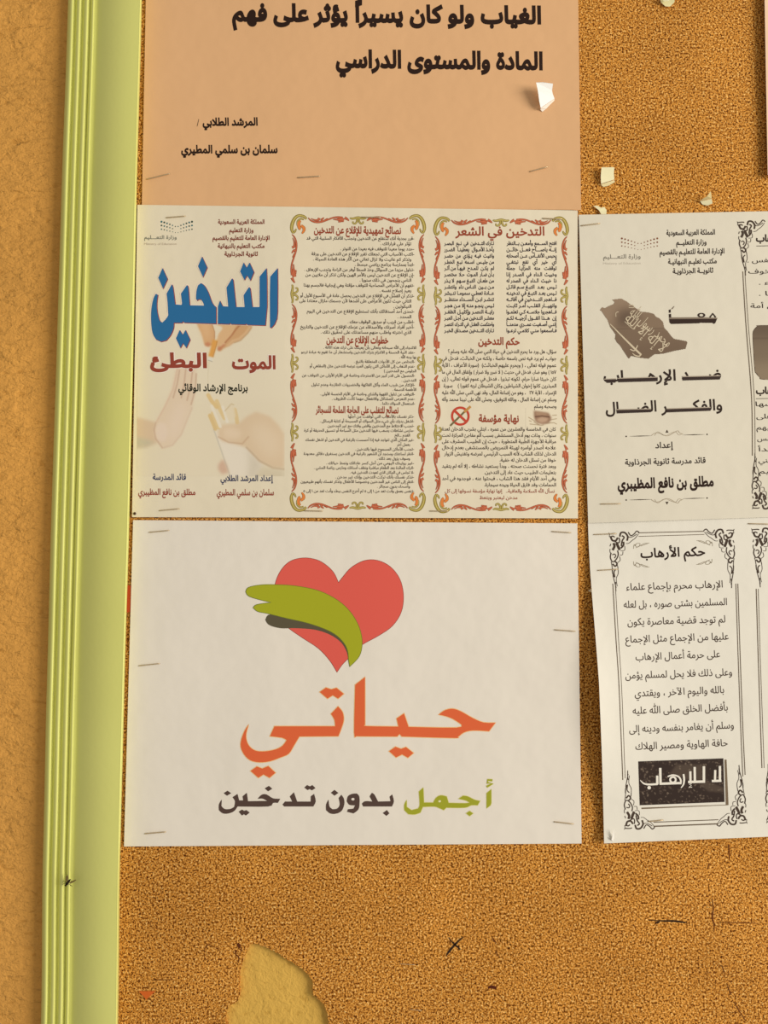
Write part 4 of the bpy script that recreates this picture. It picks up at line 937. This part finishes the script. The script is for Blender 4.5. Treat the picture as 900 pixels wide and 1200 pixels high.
pm.disc(*K7([(371, 234)])[0], 4.4, 4.4, .04, 18, .5); pm.disc(*K7([(178, 298)])[0], 2.1, 2.1, .02)
Ee.put('box_lettering', pm, ink(232, 220, 198), .0003)

# ---------------------------------------------------------------- staples
def tube(path, r, n=6):
    V = []; Fc = []
    P = [Vector(p) for p in path]
    for i, p in enumerate(P):
        d = (P[min(i + 1, len(P) - 1)] - P[max(i - 1, 0)]).normalized()
        u = d.cross(Vector((0, 0, 1)) if abs(d.z) < .9 else Vector((1, 0, 0))).normalized(); v = d.cross(u)
        for k_ in range(n):
            a_ = 2 * math.pi * k_ / n; V.append(tuple(p + u * (r * math.cos(a_)) + v * (r * math.sin(a_))))
    for i in range(len(P) - 1):
        for k_ in range(n):
            a_ = i * n + k_; b_ = i * n + (k_ + 1) % n
            Fc.append((a_, b_, b_ + n, a_ + n))
    Fc += [tuple(range(n))[::-1], tuple((len(P) - 1) * n + k_ for k_ in range(n))]
    return V, Fc
def staple(sheet, x0, y0, x1, y1, label, m=None, bow=0.0, r=0.00036):
    hf = (lambda x, y: sheet.h(x, y)) if sheet else (lambda x, y: 0.0)
    e = 0.0007
    dx, dy = x1 - x0, y1 - y0
    path = [M(x0, y0, -.003), M(x0, y0, hf(x0, y0) + e * .4)]
    for t in (.06, .3, .5, .7, .94):
        path.append(M(x0 + dx * t, y0 + dy * t + bow * math.sin(t * math.pi), hf(x0 + dx * t, y0 + dy * t) + e))
    path += [M(x1, y1, hf(x1, y1) + e * .4), M(x1, y1, -.003)]
    V, Fc = tube(path, r)
    o = link('staple', V, Fc, m or m_steel, None, True)
    c = sum((Vector(v) for v in V), Vector()) / len(V)
    for v in o.data.vertices: v.co -= c
    o.location = c
    tag(o, label, 'staple', 'staples holding the papers on the cork board')
for s_, a, b, c, d, lab in (
    (A, 172, 210, 199, 203.4, 'tilted staple at the lower left corner of the peach sheet'), (A, 349, 208, 375, 206.3, 'staple at the bottom middle of the peach sheet'), (A, 621, 201, 642, 195.5, 'staple at the lower right corner of the peach sheet'),
    (B, 195, 255, 217, 253.2, 'staple above the dotted logo on the three panel leaflet'), (B, 424, 254.4, 446, 254.6, 'staple on the top border of the leaflet middle panel'), (B, 636, 255.8, 659, 256.8, 'staple on the top right border of the leaflet'),
    (B, 187, 598.4, 210, 596.2, 'staple at the bottom left of the leaflet under the red names'), (B, 357, 598.4, 378, 598.9, 'staple under the bottom left corner of the middle panel border'), (B, 504, 598.8, 525, 599, 'staple between the two bordered leaflet panels at the bottom'),
    (Cc, 175, 623.8, 198, 621.6, 'staple at the top left corner of the heart poster'), (Cc, 163, 780.2, 187, 777.6, 'staple halfway down the left edge of the heart poster'), (Cc, 647, 622.8, 669, 624.2, 'staple at the top right corner of the heart poster'),
    (Cc, 650, 738, 674, 739.8, 'staple on the right edge of the heart poster level with the heart'), (Cc, 170, 977, 194, 975, 'staple at the bottom left corner of the heart poster'), (Cc, 649.5, 963, 672, 965.6, 'staple at the bottom right corner of the heart poster'),
    (Dd, 681, 264.4, 703, 261.8, 'staple at the top left corner of the map sheet'), (Dd, 704, 590.6, 727, 590.2, 'staple at the bottom left corner of the map sheet'),
    (Ee, 696, 626.4, 722, 625.4, 'upper staple beside the ornate top left corner of the lower right sheet'), (Ee, 700.5, 668.4, 724, 667, 'lower staple beside the ornate top left corner of the lower right sheet'), (Ee, 877, 613.6, 904, 614.2, 'staple at the right side of the top of the lower right sheet'), (Ee, 760, 962.8, 777, 961, 'staple on the bottom border line of the lower right sheet')):
    staple(s_, a, b, c, d, lab)
staple(None, 844, 1081, 886, 1081.8, 'rusty wire staple in the bare cork at lower right', m_rust, 0, .00022)
staple(None, 180, 1148.4, 204, 1148.2, 'thin staple in the bare cork above the red triangle', m_rust, 0, .00018)
staple(None, 469, 1129.6, 486, 1130.6, 'pale staple in the bare cork left of the black cross', m_steel, 0, .00018)
staple(None, 480, 1183, 494, 1184.4, 'pale staple in the bare cork near the bottom edge', m_steel, 0, .00018)
# pin head at the corner of the leaflet
def pin():
    o = thing('map_pin', M(157.8, 601.8, B.h(158, 602)), 'tiny dark round pin at the bottom left corner of the leaflet', 'pin')
    V = []; Fc = []; n = 12
    for j, (r, hh) in enumerate(((1.7, 0), (1.6, .0004), (1.1, .0008), (.3, .001))):
        for k_ in range(n): V.append(M(157.8 + r * math.cos(k_ * math.tau / n), 601.8 + r * math.sin(k_ * math.tau / n), B.h(158, 602) + hh))
    for j in range(3):
        for k_ in range(n): Fc.append((j * n + k_, (j + 1) * n + k_, (j + 1) * n + (k_ + 1) % n, j * n + (k_ + 1) % n))
    Fc.append(tuple(range(3 * n, 4 * n))[::-1]); link('pin_head', V, Fc, flat('dark_pin', (70, 44, 26), .4), o, True)
    V, Fc = tube([M(157.8, 601.8, B.h(158, 602)), M(157.8, 601.8, -.002)], .0003); link('pin_shaft', V, Fc, m_steel, o)
pin()

# ---------------------------------------------------------------- torn scraps
def scrap(parts, rgb, label, cat='paper scrap', name='paper_scrap', group='torn paper scraps left under staples'):
    x, y, h0 = parts[0][0][0]
    o = thing(name, M(x, y, h0), label, cat, group)
    for k_, (pts, c_) in enumerate(parts):
        n = len(pts); F_ = [M(*p) for p in pts]; Bk = [M(p[0], p[1], p[2] - .00015) for p in pts]
        tr = tessellate_polygon([[Vector((p[0], p[1], 0)) for p in pts]]); Fc = []
        for a_, b_, d_ in tr:
            A_, B_, D_ = pts[a_], pts[b_], pts[d_]
            ar = (B_[0] - A_[0]) * (D_[1] - A_[1]) - (B_[1] - A_[1]) * (D_[0] - A_[0])
            t_ = (a_, b_, d_) if ar < 0 else (a_, d_, b_)
            Fc += [t_, tuple(i + n for i in t_[::-1])]
        Fc += [(i, (i + 1) % n, (i + 1) % n + n, i + n) for i in range(n)]
        link('torn_piece' if k_ == 0 else 'folded_edge', F_ + Bk, Fc, paper_material('scrap_paper', c_), o)
WH = (250, 243, 228)
KS = lambda p: [(600 + x / 7.5, 80 + y / 7.5, h) for x, y, h in p]
scrap([(KS([(212, 125, .0085), (270, 122, .0088), (360, 135, .0078), (352, 195, .0062), (358, 225, .0052), (374, 266, .0040), (252, 348, .0044), (240, 290, .0062), (228, 200, .0078)]), WH),
       (KS([(252, 350, .0038), (374, 269, .0036), (372, 285, .0026), (325, 330, .0022), (305, 352, .0020), (268, 382, .0018), (250, 365, .0024)]), (238, 220, 196))], WH, 'white torn paper scrap curling off the right side of the peach sheet')
KS2 = lambda p: [(690 + x / 6, 190 + y / 6, h) for x, y, h in p]
CR = (236, 222, 172)
scrap([(KS2([(90, 36, .0040), (180, 36, .0036), (176, 80, .0028), (180, 122, .0016), (86, 152, .0018), (84, 95, .0032)]), CR), (KS2([(86, 156, .0014), (180, 126, .0012), (184, 140, .0008), (140, 165, .0006), (104, 174, .0006), (90, 164, .0008)]), (226, 206, 150))], CR, 'square cream torn scrap on the cork right of the peach sheet')
scrap([(KS2([(856, 205, .0062), (862, 225, .0052), (864, 256, .0040), (780, 275, .0014), (800, 258, .0030), (832, 240, .0046)]), (228, 202, 140)), (KS2([(782, 276, .0010), (864, 258, .0022), (870, 290, .0016), (835, 306, .0006), (800, 298, .0006)]), CR)], CR, 'pointed cream torn scrap on the cork above the map sheet')
scrap([([(695.2, 241.2, .0016), (700, 241, .0018), (704.5, 243.4, .0016), (708.2, 242.4, .0018), (711, 246.5, .0012), (710.5, 251, .0024), (704.5, 251, .0024), (702, 246.5, .0014)], CR)], CR, 'small cream scrap poking up behind the top left of the map sheet')
KT = lambda p: [(690 + x / 4.286, y / 4.286, h) for x, y, h in p]
scrap([(KT([(355, -14, .0008), (395, -20, .0030), (432, -10, .0034), (430, 12, .0024), (408, 33, .0012), (385, 32, .0012), (362, 12, .0014)]), (234, 220, 160)), (KT([(362, -14, .0044), (400, -22, .0046), (404, 4, .0042), (378, 8, .0036)]), (240, 228, 178))], CR, 'cream torn scrap at the top edge of the photo on bare cork')
scrap([([(162.5, 1161.5, .0005), (182, 1161.5, .0005), (171.5, 1171.5, .0005)], (208, 96, 28))], CR, 'small orange red triangle of paper on the lower left cork', group='red paper remnants on the cork')
scrap([([(149.4, 686, .0006), (168, 686, .0006), (166, 714, .0006), (148.2, 718, .0006), (148.6, 700, .0006)], (190, 72, 26))], CR, 'red paper sliver between the green frame and the heart poster', group='red paper remnants on the cork')
scrap([([(689, 692.5, .0012), (693.5, 689, .004), (693.6, 694.2, .004)], (214, 190, 150))], CR, 'tiny torn nick sticking out of the left edge of the lower right sheet')
scrap([([(707.8, 978.5, .0035), (716.5, 984, .0050), (719.4, 971.8, .0062), (720, 980, .005), (718.6, 986.6, .0035), (712, 987, .003)], (232, 222, 204))], CR, 'crumpled torn flap at the bottom left corner of the lower right sheet')

# ---------------------------------------------------------------- fly on the green frame
def fly():
    H = 0.0062
    K18 = lambda x, y: (60 + x / 18.0, 1010 + y / 18.0)
    o = thing('fly', M(*K18(350, 440), H), 'small dark fly resting on the ribs of the green frame', 'fly')
    mb = flat('fly_body', (34, 20, 12), .45); mw = flat('fly_wing', (112, 92, 50), .35); ml = flat('fly_leg', (58, 40, 18), .6)
    V = []; Fc = []; n = 10
    a_, b_ = K18(292, 515), K18(408, 362)
    dx, dy = b_[0] - a_[0], b_[1] - a_[1]; L = math.hypot(dx, dy); nx, ny = -dy / L, dx / L
    prof = ((0, .15), (.05, 1.2), (.14, 1.55), (.22, .95), (.3, 1.5), (.44, 1.8), (.56, 1.2), (.72, 1.3), (.88, .9), (1, .15))
    for t, r in prof:
        for k_ in range(n):
            c_, s_ = math.cos(k_ * math.tau / n), math.sin(k_ * math.tau / n)
            V.append(M(a_[0] + dx * t + nx * r * c_, a_[1] + dy * t + ny * r * c_, H + .0009 + r * s_ * .00045))
    for j in range(len(prof) - 1):
        for k_ in range(n): Fc.append((j * n + k_, j * n + (k_ + 1) % n, (j + 1) * n + (k_ + 1) % n, (j + 1) * n + k_))
    link('body', V, Fc, mb, o, True)
    for pts in ([(330, 430), (300, 380), (318, 300), (352, 282), (362, 330), (352, 400)], [(372, 440), (440, 400), (520, 372), (530, 390), (470, 430), (400, 462)]):
        P = [M(*K18(*p), H + .0014) for p in pts]; Q_ = [M(*K18(*p), H + .00135) for p in pts]
        link('wing', P + Q_, [tuple(range(6)), tuple(range(11, 5, -1))] + [(i, (i + 1) % 6, (i + 1) % 6 + 6, i + 6) for i in range(6)], mw, o)
    for p0, p1, p2 in (((320, 440), (280, 405), (245, 412)), ((315, 470), (275, 450), (240, 480)), ((330, 400), (335, 340), (340, 260)), ((390, 450), (400, 480), (412, 512)), ((370, 470), (430, 500), (440, 520)), ((410, 400), (470, 410), (520, 385))):
        V, Fc = tube([M(*K18(*p0), H + .0008), M(*K18(*p1), H + .0013), M(*K18(*p2), H - .0004)], .00012, 5); link('leg', V, Fc, ml, o)
fly()

COL.objects.unlink(_to); bpy.data.objects.remove(_to); bpy.data.curves.remove(_tc)
